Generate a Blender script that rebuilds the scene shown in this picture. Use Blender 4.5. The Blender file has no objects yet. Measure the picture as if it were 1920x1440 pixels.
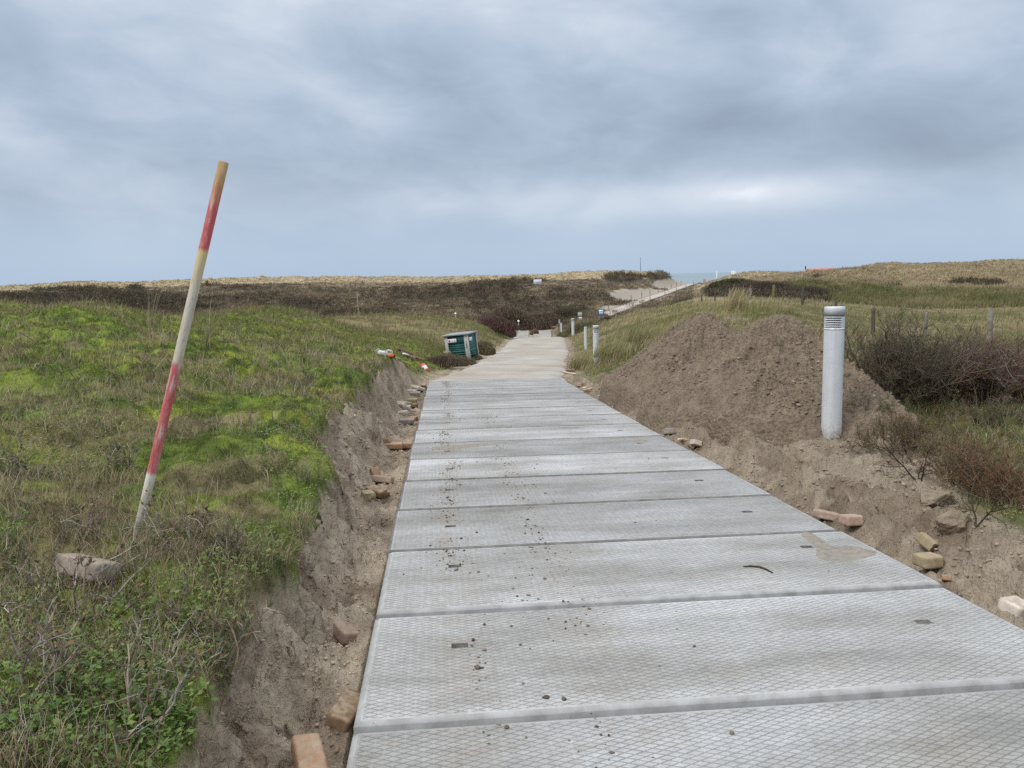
import bpy, math, random
import numpy as np
rng = np.random.default_rng(7)
random.seed(7)
S = bpy.context.scene
COL = S.collection
PI = math.pi

# ------------------------------------------------------------------ camera frame
F = 1442.0
RW = np.array([[0.9996082303455125, -0.02798903044967435, 0.0],
               [-0.0038329126342067383, -0.13688973693595494, 0.9905788755582988],
               [-0.027725342310805406, -0.9901907968144787, -0.1369433871994424]])
C0 = np.array([0.0, 0.0, 1.5])

def P(u, v, d):
    return C0 + RW @ np.array([(u - 960) / F * d, (v - 720) / F * d, d])

def proj(x, y, z):
    q = np.stack([x - C0[0], y - C0[1], z - C0[2]], -1) @ RW
    d = np.maximum(q[..., 2], 1e-3)
    return 960 + F * q[..., 0] / d, 720 + F * q[..., 1] / d, q[..., 2]

# ------------------------------------------------------------------ noise
def _hash(i, j, s):
    n = (i * 374761393 + j * 668265263 + s * 1274126177) & 0xFFFFFFFF
    n = ((n ^ (n >> 13)) * 1274126177) & 0xFFFFFFFF
    n = n ^ (n >> 16)
    return (n & 0xFFFF) / 65535.0

def vnoise(x, y, s=0):
    xi = np.floor(x).astype(np.int64); yi = np.floor(y).astype(np.int64)
    fx = x - xi; fy = y - yi
    fx = fx * fx * fx * (fx * (fx * 6 - 15) + 10); fy = fy * fy * fy * (fy * (fy * 6 - 15) + 10)
    a = _hash(xi, yi, s); b = _hash(xi + 1, yi, s); c = _hash(xi, yi + 1, s); d = _hash(xi + 1, yi + 1, s)
    return (a + (b - a) * fx) * (1 - fy) + (c + (d - c) * fx) * fy

def fbm(x, y, oct=4, s=0, gain=0.5):
    v = 0; a = 1; t = 0
    for o in range(oct):
        cs, sn = math.cos(o * 0.7 + .4), math.sin(o * 0.7 + .4)
        v = v + a * vnoise((x * cs - y * sn) * 2 ** o + 17.3 * o, (x * sn + y * cs) * 2 ** o - 9.1 * o, s + o * 7)
        t += a; a *= gain
    return v / t            # 0..1

def sstep(a, b, x):
    t = np.clip((x - a) / (b - a), 0, 1)
    return t * t * (3 - 2 * t)

# ------------------------------------------------------------------ road geometry (measured rectangles)
O = np.array([-0.62778693, 2.60484425, -1.59276828 + 1.5])
UU = np.array([-0.09431474, 0.99427281, -0.05026249])
VV = np.array([0.99548705, 0.09365671, -0.01529537])
NN = np.cross(VV, UU)
WID = 3.0415; LEN = 1.05
NEAR, FAR = -3, 14.0
def slab_corner(i, side):
    return O + UU * LEN * i + VV * (WID * side + 0.0006837 * i * i) + NN * 0.000334 * i * i
cen = [slab_corner(i, .5) for i in np.arange(-4, 14.21, .65)]
cen += [P(952, 698, 22.2), P(972, 680, 27), P(992, 664, 34), P(1004, 648, 43), P(1010, 634, 53), P(1010, 632, 58),
        P(1008, 652, 68), P(1005, 640, 80), P(1003, 629, 88), P(1003, 620, 96), P(1003, 611, 106)]
cen = np.array(cen)
_yy = np.arange(-3, 108, .25)
def _sm(a, n=9):
    k = np.ones(n) / n
    return np.convolve(np.pad(a, n // 2, mode='edge'), k, 'valid')
_xc = np.interp(_yy, cen[:, 1], cen[:, 0]); _zc = np.interp(_yy, cen[:, 1], cen[:, 2])
far = _yy > 18
_xs, _zs = _sm(_xc, 21), _sm(_zc, 15)
_xc = np.where(far, _xs, _xc); _zc = np.where(far, _zs, _zc)
_an = np.arctan2(np.gradient(_xc), np.gradient(_yy))
def road(x, y):
    xc = np.interp(y, _yy, _xc); an = np.interp(y, _yy, _an)
    t = (x - xc) * np.cos(an)
    z = np.interp(y + (x - xc) * np.sin(an) * .0, _yy, _zc) + t * (-0.0154 - 0.0047) * np.where(y < 20, 1, .3)
    return t, z

# ------------------------------------------------------------------ base terrain from sighted ground points (u, v, distance)
G = """0 1440 2;0 1200 2.7;0 1000 3.6;0 850 5.2;0 750 7.3;0 650 11;0 592 17;0 572 21;150 577 16;150 600 13;255 1005 4;120 1150 2.95;200 1300 2.45
150 850 5.4;300 800 6.3;150 700 9;350 700 9.5;300 625 14;500 1000 4.3;420 1150 3.2;340 1300 2.6;300 1440 2.25;560 850 6;450 850 5.8;600 780 7.8
500 700 10.5;650 740 9.5;690 690 13;600 660 14;720 670 16;500 620 19;450 585 28;550 590 30;620 604 30;700 632 28;380 597 25;330 603 22;650 640 20;780 662 22
840 668 30;860 668 31;900 660 33;800 642 30;760 625 36;660 592 48;740 590 50;800 592 52;870 598 55;700 610 42;820 615 42;900 640 40;935 640 43;600 610 40;950 620 52
1130 610 50;1200 590 50;1150 682 21;1200 640 28;1250 600 36;1290 580 42;1119 680 25;1100 668 34;1075 640 45;1055 628 60;1250 645 21;1370 603 24;1450 580 30;1504 575 36
1400 572 46;1316 571 55;1855 650 20;1733 640 23;1637 630 28;1565 590 32;1700 605 40;1700 560 80;1700 530 115;1900 565 65;1900 525 115;1920 640 22
1500 548 75;1600 540 85;1400 545 90;1300 556 75;1558 820 9.0;1700 820 8.9;1900 850 7.7;1650 900 7.1;1800 965 6.0;1900 1000 5.5;1700 770 10.4;1900 760 10.4;1420 830 9;1750 700 14;1920 700 13.5
1380 800 9.5;1500 700 13.5;1320 700 15;1170 690 17;1250 760 10.5;1900 1130 3.9
60 640 60;200 620 60;400 640 60;550 640 60;100 572 105;300 580 105;500 580 105;700 584 108;850 586 110;950 592 112
0 556 135;160 554 135;300 555 135;450 552 140;600 552 140;750 552 145;900 552 140;1000 550 145;1100 560 140
0 545 185;160 541 185;300 540 185;450 535 185;600 533 185;750 532 185;900 532 185;1000 530 190;1100 528 190;1180 522 200;1250 515 225
0 536 235;90 533 235;160 530 235;230 532 235;300 527 235;380 525 235;450 522 235;520 520.5 235;600 518 235;680 518 235;750 519 235;850 518 235;950 516.5 235;1050 513.5 235;1150 511 235;1220 509 235;1262 513 236;1285 523 238
1050 590 104;980 602 98;1130 592 108;1170 579 125;1200 567 145;1240 553 175;1270 543 205;1292 534 240;1225 545 190;1180 560 150
1320 532 230;1350 522 215;1380 516 200;1450 512 185;1520 513 190;1575 511 195;1600 506 170;1640 495 155;1700 492 155;1760 495 160;1830 493 165;1920 491 172
1450 528 130;1560 520 130;1350 535 160;1650 510 135;1800 505 140;1920 503 140
1000 632 54;940 634 50;1060 630 56"""
pts = []
for row in G.replace('\n', ';').split(';'):
    pts.append(P(*[float(k) for k in row.split()]))
# hidden ground behind crests and off the sides: (azimuth px column, distance, metres below the eye)
for u, d, drop in [(0, 30, 2.4), (150, 26, 1.9), (300, 40, 3.6), (450, 38, 2.9), (550, 40, 3.1), (620, 38, 2.7), (1000, 70, 6.3), (940, 70, 6.2), (1060, 75, 6.2),
                   (1130, 80, 5.6), (1220, 85, 5.2), (1300, 100, 5.0), (740, 75, 5.6), (850, 75, 5.8), (600, 80, 5.5), (200, 80, 4.6), (400, 80, 5.2), (0, 80, 4.5)]:
    pts.append(P(u, 720, d)); pts[-1][2] = 1.5 - drop
for u in range(-100, 2021, 150):
    for d, drop in ((330, 6), (430, 15), (560, 18), (700, 20)):
        q = P(u, 720, d); q[2] = 1.5 - drop; pts.append(q)
for az in (-100, -75, -55, 55, 75, 100):
    for d in (1, 2, 4, 8, 16, 32, 64, 130, 180, 235, 330, 430, 560, 700):
        if az < 0: drop = np.interp(math.log(d), np.log([1, 2, 4, 8, 16, 21, 32, 64, 130, 235, 330, 430, 700]), [1.3, 1.22, 1.15, 1., .45, .35, 2, 4.2, 3, -1.2, 6, 15, 20])
        else: drop = np.interp(math.log(d), np.log([1, 2, 4, 8, 16, 32, 64, 110, 160, 235, 330, 430, 700]), [1.6, 1.65, 1.7, 1.66, 1.95, 2.7, 3.0, 2.2, -.7, 0, 6, 15, 20])
        pts.append(np.array([d * math.sin(math.radians(az)), d * math.cos(math.radians(az)), 1.5 - drop]))
for az in (-40, -15, 10, 35):
    pts.append(np.array([.8 * math.sin(math.radians(az)), .8 * math.cos(math.radians(az)), .1 if az < -20 else -.05]))
pts = np.array(pts)
def _feat(x, y):
    r = np.hypot(x, y)
    return np.arctan2(x, y) * 2.6, np.log(np.maximum(r, .3)), r
_a, _l, _r = _feat(pts[:, 0], pts[:, 1])
_e = (pts[:, 2] - 1.5) / _r
_c2 = .14 ** 2
def _K(a, l): return np.sqrt((a[:, None] - _a[None]) ** 2 + (l[:, None] - _l[None]) ** 2 + _c2)
_n = len(pts)
_A = np.zeros((_n + 3, _n + 3)); _A[:_n, :_n] = _K(_a, _l) - np.eye(_n) * 2e-3
_A[:_n, _n:] = np.stack([np.ones(_n), _a, _l], 1); _A[_n:, :_n] = _A[:_n, _n:].T
_w = np.linalg.solve(_A, np.concatenate([_e, np.zeros(3)]))
def zbase(x, y):
    sh = np.shape(x); x = np.ravel(x); y = np.ravel(y); out = np.empty(len(x))
    for k in range(0, len(x), 40000):
        a, l, r = _feat(x[k:k + 40000], y[k:k + 40000])
        out[k:k + 40000] = 1.5 + r * (_K(a, l) @ _w[:_n] + _w[_n] + _w[_n + 1] * a + _w[_n + 2] * l)
    return out.reshape(sh)

bpp = np.array([P(*k) for k in ((1120, 596.5, 104), (1135, 590.5, 112), (1170, 577.5, 125), (1200, 565.5, 145), (1240, 552, 175), (1270, 541.5, 205), (1294, 533, 240), (1300, 532.5, 262))])
_py = np.arange(104, 264, 1.0)
_px = _sm(np.interp(_py, bpp[:, 1], bpp[:, 0]), 11); _pz = _sm(np.interp(_py, bpp[:, 1], bpp[:, 2]), 21)
YEND = slab_corner(FAR, .5)[1]
def ground(x, y, detail=True):
    """height and surface masks (sand, bank) of the terrain at world x, y"""
    x = np.asarray(x, float); y = np.asarray(y, float)
    r = np.hypot(x, y)
    zb = zbase(x, y)
    t, zr = road(x, y)
    dl = -t - WID / 2; dr = t - WID / 2
    near = 1 - sstep(YEND - 1.5, YEND + 2.5, y)             # slab stretch, else sandy road stretch
    onroad = (y < 99)
    # left: trench then bank with gullies
    gul = fbm(y * 2.2 + x * .6, x * .8 + 3, 3, 11) - .5
    gul2 = fbm(y * 9 + x * 2, x * 5, 2, 12) - .5
    D1 = np.interp(y, [1, 2.1, 3, 4.3, 5.5, 6.5, 7.5, 9, 12.5, 15, 18], [.42, .42, .46, .50, .54, .74, .92, .78, .78, .72, .8])
    D1 = D1 + .26 * gul + .10 * gul2
    d0 = .14 + .12 * (vnoise(y * 1.7, y * 0 + 2.2, 14) - .3) + .10 * gul
    wb = np.maximum(D1 - d0, .10)
    kb = sstep(0, 1, (dl - d0) / wb)
    kb = kb ** 1.15
    bed = zr - .135
    zl = bed + (zb + .04 * (1 - sstep(.8, 1.6, dl)) - bed) * kb
    # right: berm, wheel rut, second low berm
    berm = .17 * np.exp(-((dr - .40 - .05 * np.sin(y * .8)) / .10) ** 2) - .15 * np.exp(-((dr - .68 - .05 * np.sin(y * .6 + 1)) / .10) ** 2) + .12 * np.exp(-((dr - .95 - .05 * np.sin(y * .7)) / .10) ** 2) - .11 * np.exp(-((dr - 1.2 - .04 * np.sin(y * .9)) / .10) ** 2)
    kr = sstep(.6, 1.5, dr)
    zrt = zr - .10 + (zb - zr + .10) * kr + berm * (1 - sstep(1.5, 1.8, dr)) * (.55 + .75 * vnoise(y * 1.3, x * .3, 15))
    zn = np.where(t < 0, zl, zrt)
    zn = np.where(np.abs(t) < WID / 2 + .02, zr - .17, zn)
    # sandy road stretch
    k2 = sstep(.05, 2.2, np.abs(t) - WID / 2 + .25 * (vnoise(y * .4, x * .1, 16) - .5))
    zf = (zr - .06) * (1 - k2) + zb * k2
    z = np.where(onroad, np.where(near > 0, zn * near + zf * (1 - near), zf), zb)
    # masks
    edge = .22 * (fbm(x * 1.3, y * 1.3, 3, 21) - .5)
    sl = 1 - sstep(.87, .925, kb + edge * .6 + .16 * (fbm(x * 13, y * 13, 3, 23) - .5))
    sr = 1 - sstep(0, .35, dr - np.interp(y, [3, 6, 8.2, 9.2, 10.2, 16, 20], [1.25, 1.35, 1.68, 1.8, 1.25, 1.3, 1.5]) + edge * 2.5 - 1.6 * sstep(5.5, 9, y) * (1 - sstep(16, 19, y)) * (vnoise(y * .5, 0 * y, 22) - .1))
    sn = np.where(t < 0, sl, sr)
    sf = 1 - sstep(.15, 1.0, np.abs(t) - WID / 2 + edge * 2)
    sand = np.where(onroad, sn * near + sf * (1 - near), 0)
    sand = sand * (r < 125)
    sand = np.maximum(sand, (1 - sstep(.8, 1.3, np.hypot((x - 3.4) / .75, (y - 8.85) / .8) + edge)) )
    if detail:
        a = np.clip(r / 60, .0, 4)
        cl = fbm(x * 5, y * 5, 4, 31, .6) - .5
        rid = np.abs(fbm(x * 9, y * 9, 3, 33, .6) - .5) * 2
        away = np.clip((np.abs(t) - WID / 2 - .02) / .12, 0, 1)
        rid2 = 1 - np.abs(fbm(x * 5.5 + 3, y * 5.5, 4, 38, .62) - .5) * 2
        zs = .13 * cl + .05 * (rid - .3) + .14 * (rid2 - .82) + .036 * (fbm(x * 26, y * 26, 2, 37, .6) - .5) * np.clip(1.6 - r / 12, 0, 1)
        # steep bank: vertical streaks of crumbling sand
        bankk = np.where(t < 0, near * 4 * kb * (1 - kb), 0)
        zs = zs + bankk * .30 * (fbm(y * 7 + x * 3, x * 1.5, 4, 35, .6) - .5)
        hum = .24 * (fbm(x * 1.1, y * 1.1, 3, 41) - .5) + .20 * (fbm(x * 4, y * 4, 3, 43, .6) - .5) + .05 * (fbm(x * 11, y * 11, 2, 44) - .5)
        lip = np.where(t < 0, near * .06 * np.exp(-((kb - .95) / .06) ** 2), 0)
        hm = .35 + .65 * np.clip(r / 8, 0, 1)
        nearw = 1 - sstep(40, 90, r)
        z = z + away * (zs * sand * nearw + (hum * hm + lip) * (1 - sand) * nearw)
        farw = sstep(35, 120, r)
        z = z + farw * (1.8 * (fbm(x / 22, y / 22, 4, 51) - .5) + .9 * (fbm(x / 5, y / 5, 3, 53) - .5)) * np.where(onroad, sstep(2, 10, np.abs(t)), 1)
    dp = np.abs(x - np.interp(y, _py, _px)) * .95
    wp = (1 - sstep(2.2, 8, dp)) * ((y > 104) & (y < 264)) * sstep(104, 112, y) * (1 - sstep(256, 264, y))
    z = z * (1 - wp) + (np.interp(y, _py, _pz) - .05) * wp
    return z, sand, t, near, kb

def hit(u, v, detail=True):
    """first meeting of the sight line with the ground"""
    d = np.geomspace(1.5, 420, 5000)
    q = C0[None] + (RW @ np.stack([(u - 960) / F * d, (v - 720) / F * d, d])).T
    z = ground(q[:, 0], q[:, 1], detail)[0]
    k = np.argmax(q[:, 2] < z)
    p = q[k].copy(); p[2] = z[k]
    return p
def gz(x, y):
    return float(ground(np.array([x]), np.array([y]))[0][0])

# ------------------------------------------------------------------ mesh + tagging helpers
def make_mesh(name, verts, faces, mat=None, col=None, smooth=False, parent=None, link=True):
    """faces: list of int arrays, each (n,3) or (n,4)"""
    verts = np.asarray(verts, np.float32).reshape(-1, 3)
    if not isinstance(faces, list): faces = [faces]
    faces = [np.asarray(f, np.int32) for f in faces if len(f)]
    me = bpy.data.meshes.new(name)
    me.vertices.add(len(verts)); me.vertices.foreach_set('co', verts.ravel())
    nl = sum(f.size for f in faces); nf = sum(len(f) for f in faces)
    me.loops.add(nl); me.polygons.add(nf)
    me.loops.foreach_set('vertex_index', np.concatenate([f.ravel() for f in faces]))
    st = []; o = 0
    for f in faces:
        st.append(o + np.arange(len(f)) * f.shape[1]); o += f.size
    me.polygons.foreach_set('loop_start', np.concatenate(st).astype(np.int32))
    if smooth: me.polygons.foreach_set('use_smooth', np.ones(nf, bool))
    me.update(calc_edges=True)
    if col is not None:
        at = me.color_attributes.new('albedo', 'FLOAT_COLOR', 'POINT')
        c = np.ones((len(verts), 4), np.float32); c[:, :3] = col
        at.data.foreach_set('color', c.ravel())
    if mat: me.materials.append(mat)
    ob = bpy.data.objects.new(name, me)
    if link: COL.objects.link(ob)
    if parent: ob.parent = parent
    return ob

def tag(o, label=None, cat=None, group=None, kind=None):
    if label: o['label'] = label
    if cat: o['category'] = cat
    if group: o['group'] = group
    if kind: o['kind'] = kind
    return o
def thing(name, label, cat, loc=(0, 0, 0), rot=(0, 0, 0), group=None):
    o = bpy.data.objects.new(name, None); COL.objects.link(o)
    o.empty_display_size = .1
    o.location = loc; o.rotation_euler = rot
    return tag(o, label, cat, group)
def copy_tree(o, parent=None):
    c = o.copy(); COL.objects.link(c)
    if parent: c.parent = parent
    for ch in o.children: copy_tree(ch, c)
    return c

class MB:
    def __init__(s): s.v = []; s.f = {3: [], 4: []}; s.n = 0
    def add(s, v, *fs):
        v = np.asarray(v, float).reshape(-1, 3)
        for f in fs:
            f = np.asarray(f)
            if len(f): s.f[f.shape[1]].append(f + s.n)
        s.v.append(v); s.n += len(v); return s
    def box(s, a, b, M=None, bev=0.0):
        a = np.array(a, float); b = np.array(b, float)
        bm = min(bev, .49 * float(min(b - a)))
        if bm <= 0:
            v = np.array([[x, y, z] for z in (a[2], b[2]) for y in (a[1], b[1]) for x in (a[0], b[0])])
            f = [[0, 2, 3, 1], [4, 5, 7, 6], [0, 1, 5, 4], [1, 3, 7, 5], [3, 2, 6, 7], [2, 0, 4, 6]]
            tri = []
        else:
            v = []; idx = {}
            for cx in (0, 1):
                for cy in (0, 1):
                    for cz in (0, 1):
                        c = np.array([(a, b)[cx][0], (a, b)[cy][1], (a, b)[cz][2]])
                        sg = np.array([1 - 2 * cx, 1 - 2 * cy, 1 - 2 * cz]) * bm
                        for ax in range(3):
                            p = c + sg; p[ax] = c[ax]; idx[cx, cy, cz, ax] = len(v); v.append(p)
            v = np.array(v); f = []; tri = []
            ctr = (a + b) / 2
            def addf(ids):
                p = v[ids]; n = np.cross(p[1] - p[0], p[2] - p[0])
                if n @ (p.mean(0) - ctr) < 0: ids = ids[::-1]
                (f if len(ids) == 4 else tri).append(ids)
            B = (0, 1)
            for ax in range(3):
                for q in B:
                    def k(i, j):
                        c = [0, 0, 0]; c[ax] = q; o = [m for m in range(3) if m != ax]; c[o[0]] = i; c[o[1]] = j
                        return idx[c[0], c[1], c[2], ax]
                    addf([k(0, 0), k(1, 0), k(1, 1), k(0, 1)])
            for ax in range(3):
                o = [m for m in range(3) if m != ax]
                for i in B:
                    for j in B:
                        def k(e, fx):
                            c = [0, 0, 0]; c[ax] = e; c[o[0]] = i; c[o[1]] = j
                            return idx[c[0], c[1], c[2], fx]
                        addf([k(0, o[0]), k(1, o[0]), k(1, o[1]), k(0, o[1])])
            for i in B:
                for j in B:
                    for l in B: addf([idx[i, j, l, 0], idx[i, j, l, 1], idx[i, j, l, 2]])
        if M is not None: v = v @ np.asarray(M)[:3, :3].T + np.asarray(M)[:3, 3]
        return s.add(v, f, tri)
    def lathe(s, prof, n=32, a0=0, a1=2 * PI, cap=True, M=None):
        full = abs(a1 - a0 - 2 * PI) < 1e-6
        m = n if full else n + 1
        an = a0 + (a1 - a0) * np.arange(m) / n
        v = np.array([[r * math.cos(t), r * math.sin(t), z] for r, z in prof for t in an])
        f = []
        for i in range(len(prof) - 1):
            for j in range(n):
                j2 = (j + 1) % m
                f.append([i * m + j, i * m + j2, (i + 1) * m + j2, (i + 1) * m + j])
        if M is not None: v = v @ np.asarray(M)[:3, :3].T + np.asarray(M)[:3, 3]
        return s.add(v, f)
    def tube(s, pts, rad, sides=6, cap=True):
        v, f = tubes(np.array(pts, float)[None], np.broadcast_to(np.asarray(rad, float), (1, len(pts))), sides)
        s.add(v, f)
        if cap:
            pass
        return s
    def build(s, name, mat, parent=None, smooth=False, col=None):
        fs = [np.concatenate(s.f[k]) for k in (3, 4) if s.f[k]]
        return make_mesh(name, np.concatenate(s.v), fs, mat, col, smooth, parent)

def tubes(P_, R_, sides=4, closed=True):
    """P_ (N,k,3) polylines, R_ (N,k) radii -> verts, quads (tips taper)"""
    P_ = np.asarray(P_, float); N, k, _ = P_.shape
    T = np.gradient(P_, axis=1)
    T /= np.linalg.norm(T, axis=2, keepdims=True) + 1e-12
    D = P_[:, -1] - P_[:, 0]
    ref = np.where(np.abs(D[:, 2:3]) > .8 * np.linalg.norm(D, axis=1, keepdims=True), np.array([[1., .1, 0]]), np.array([[0, .1, 1.]]))
    A = np.cross(T, ref[:, None]); A /= np.linalg.norm(A, axis=2, keepdims=True) + 1e-12
    B = np.cross(T, A)
    an = np.arange(sides) * 2 * PI / sides
    V = P_[:, :, None] + np.asarray(R_)[:, :, None, None] * (A[:, :, None] * np.cos(an)[None, None, :, None] + B[:, :, None] * np.sin(an)[None, None, :, None])
    i = np.arange(N)[:, None, None] * k * sides; j = np.arange(k - 1)[None, :, None] * sides
    a = np.arange(sides)[None, None]; b = (a + 1) % sides
    q = np.stack([i + j + a, i + j + b, i + j + sides + b, i + j + sides + a], -1).reshape(-1, 4)
    return V.reshape(-1, 3), q

def blades(base, h, w, az, lean, col, seg=3, curl=1.7, tipcol=None):
    """grass blades: base (N,3), height, width, lean direction azimuth, lean amount (0 upright..1.4 lying)"""
    N = len(base); ks = np.linspace(0, 1, seg + 1)
    d = np.stack([np.sin(az), np.cos(az), 0 * az], -1); sd = np.stack([np.cos(az), -np.sin(az), 0 * az], -1)
    tw = rng.uniform(-1.2, 1.2, N)
    sd = sd * np.cos(tw)[:, None] + d * np.sin(tw)[:, None]
    V = []; 
    p = base.copy()
    C = []
    tip = col if tipcol is None else tipcol
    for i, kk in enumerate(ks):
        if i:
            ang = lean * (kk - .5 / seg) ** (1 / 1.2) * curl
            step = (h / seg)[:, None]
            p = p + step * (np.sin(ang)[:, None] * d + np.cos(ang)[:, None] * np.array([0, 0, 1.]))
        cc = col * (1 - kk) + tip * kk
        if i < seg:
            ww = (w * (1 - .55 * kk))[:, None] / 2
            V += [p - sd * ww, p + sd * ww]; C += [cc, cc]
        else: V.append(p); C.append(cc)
    m = 2 * seg + 1
    V = np.stack(V, 1).reshape(-1, 3); C = np.stack(C, 1).reshape(-1, 3)
    o = (np.arange(N) * m)[:, None]
    q = np.concatenate([o + np.array([[2 * i, 2 * i + 1, 2 * i + 3, 2 * i + 2]]) for i in range(seg - 1)]) if seg > 1 else np.zeros((0, 4), int)
    t = o + np.array([[2 * seg - 2, 2 * seg - 1, 2 * seg]])
    return V, [t, q], C

def leaves(base, size, nrm_tilt, col, aspect=.5):
    """small folded leaf quads with random orientation"""
    N = len(base)
    az = rng.uniform(0, 2 * PI, N); el = nrm_tilt
    d = np.stack([np.sin(az) * np.cos(el), np.cos(az) * np.cos(el), np.sin(el)], -1)
    s_ = np.stack([np.cos(az), -np.sin(az), rng.uniform(-.4, .4, N)], -1)
    up = np.cross(s_, d)
    L = size[:, None]
    V = np.stack([base, base + d * L * .5 + s_ * L * aspect * .5 + up * L * .08, base + d * L, base + d * L * .5 - s_ * L * aspect * .5 + up * L * .08], 1).reshape(-1, 3)
    o = (np.arange(N) * 4)[:, None]
    return V, [o + np.array([[0, 1, 2, 3]])], np.repeat(col, 4, 0)

def pick(pal, n, var=.12):
    pal = np.array(pal); c = pal[rng.integers(0, len(pal), n)]
    return np.clip(c * (1 + rng.normal(0, var, (n, 1))) * (1 + rng.normal(0, var * .35, (n, 3))), .004, .9)

class Grow:
    def __init__(s): s.v = []; s.f = {3: [], 4: []}; s.c = []; s.n = 0
    def add(s, V, F, C):
        for f in F:
            if len(f): s.f[f.shape[1]].append(f + s.n)
        s.v.append(V); s.c.append(np.broadcast_to(C, V.shape)); s.n += len(V)
    def build(s, name, mat, parent=None, origin=None, smooth=False):
        v = np.concatenate(s.v)
        if origin is not None: v = v - np.asarray(origin)
        return make_mesh(name, v, [np.concatenate(s.f[k]) for k in (3, 4) if s.f[k]], mat, np.concatenate(s.c), smooth, parent)

# ------------------------------------------------------------------ materials
def mat(name, col=(.5, .5, .5), rough=.8, metal=0, spec=.3):
    m = bpy.data.materials.new(name); m.use_nodes = True
    b = m.node_tree.nodes['Principled BSDF']
    b.inputs['Base Color'].default_value = (*col, 1); b.inputs['Roughness'].default_value = rough
    b.inputs['Metallic'].default_value = metal; b.inputs['Specular IOR Level'].default_value = spec
    return m
def nd(m, typ, **kw):
    n = m.node_tree.nodes.new(typ)
    for k, v in kw.items():
        if k.startswith('i_'):
            n.inputs[k[2:].replace('_', ' ')].default_value = v
        else: setattr(n, k, v)
    return n
def lk(m, a, b): m.node_tree.links.new(a, b)
def bsdf(m): return m.node_tree.nodes['Principled BSDF']
def noise(m, scale, detail=4, rough=.55, coord=None, vec=None):
    n = nd(m, 'ShaderNodeTexNoise'); n.inputs['Scale'].default_value = scale; n.inputs['Detail'].default_value = detail; n.inputs['Roughness'].default_value = rough
    if vec is not None: lk(m, vec, n.inputs['Vector'])
    return n
def ramp(m, fac, stops, interp='LINEAR'):
    r = nd(m, 'ShaderNodeValToRGB'); r.color_ramp.interpolation = interp
    e = r.color_ramp.elements
    while len(e) < len(stops): e.new(.5)
    for k, (p, c) in enumerate(stops):
        e[k].position = p; e[k].color = (*c, 1) if len(c) == 3 else c
    lk(m, fac, r.inputs['Fac']); return r
def mix(m, fac, a, b, typ='MIX'):
    x = nd(m, 'ShaderNodeMix', data_type='RGBA', blend_type=typ)
    for s_, v in ((x.inputs[0], fac), (x.inputs[6], a), (x.inputs[7], b)):
        if hasattr(v, 'links'): lk(m, v, s_)
        else: s_.default_value = v if not isinstance(v, tuple) else (*v[:3], 1)
    return x.outputs[2]
def math_(m, op, a, b=0.0, c=None):
    x = nd(m, 'ShaderNodeMath', operation=op)
    for k, v in enumerate((a, b, c)):
        if v is None: continue
        if hasattr(v, 'links'): lk(m, v, x.inputs[k])
        else: x.inputs[k].default_value = v
    return x.outputs[0]
def bump(m, h, strength=.5, dist=.02, nrm=None):
    b = nd(m, 'ShaderNodeBump'); b.inputs['Strength'].default_value = strength; b.inputs['Distance'].default_value = dist
    lk(m, h, b.inputs['Height'])
    if nrm is not None: lk(m, nrm, b.inputs['Normal'])
    lk(m, b.outputs[0], bsdf(m).inputs['Normal']); return b.outputs[0]
def objco(m): return nd(m, 'ShaderNodeTexCoord').outputs['Object']

def m_attr(name, rough=.85, trans=0.0, spec=.15):
    m = mat(name, rough=rough, spec=spec)
    a = nd(m, 'ShaderNodeAttribute', attribute_name='albedo')
    lk(m, a.outputs['Color'], bsdf(m).inputs['Base Color'])
    if trans:
        tr = nd(m, 'ShaderNodeBsdfTranslucent'); lk(m, a.outputs['Color'], tr.inputs['Color'])
        ms = nd(m, 'ShaderNodeMixShader'); ms.inputs[0].default_value = trans
        lk(m, bsdf(m).outputs[0], ms.inputs[1]); lk(m, tr.outputs[0], ms.inputs[2])
        lk(m, ms.outputs[0], m.node_tree.nodes['Material Output'].inputs['Surface'])
    return m
M_grass = m_attr('grass_blades', .75, .3)
M_twig = m_attr('woody_twigs', .9)

def m_ground():
    m = m_attr('dune_ground', .95, 0, .1)
    co = objco(m); at = [n for n in m.node_tree.nodes if n.type == 'ATTRIBUTE'][0]
    n1 = noise(m, 9, 6, .65, vec=co); n2 = noise(m, 55, 4, .6, vec=co)
    f = math_(m, 'ADD', math_(m, 'MULTIPLY', n1.outputs[0], .6), math_(m, 'MULTIPLY', n2.outputs[0], .4))
    g = ramp(m, f, [(.3, (.74, .73, .72)), (.52, (1, 1, 1)), (.72, (1.18, 1.18, 1.17))])
    lk(m, mix(m, 1.0, at.outputs['Color'], g.outputs[0], 'MULTIPLY'), bsdf(m).inputs['Base Color'])
    v = nd(m, 'ShaderNodeTexVoronoi'); v.inputs['Scale'].default_value = 26; lk(m, co, v.inputs['Vector'])
    h = math_(m, 'ADD', math_(m, 'MULTIPLY', n2.outputs[0], .5), math_(m, 'ADD', n1.outputs[0], math_(m, 'MULTIPLY', v.outputs['Distance'], -.35)))
    bump(m, h, 1.0, .045)
    return m

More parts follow.
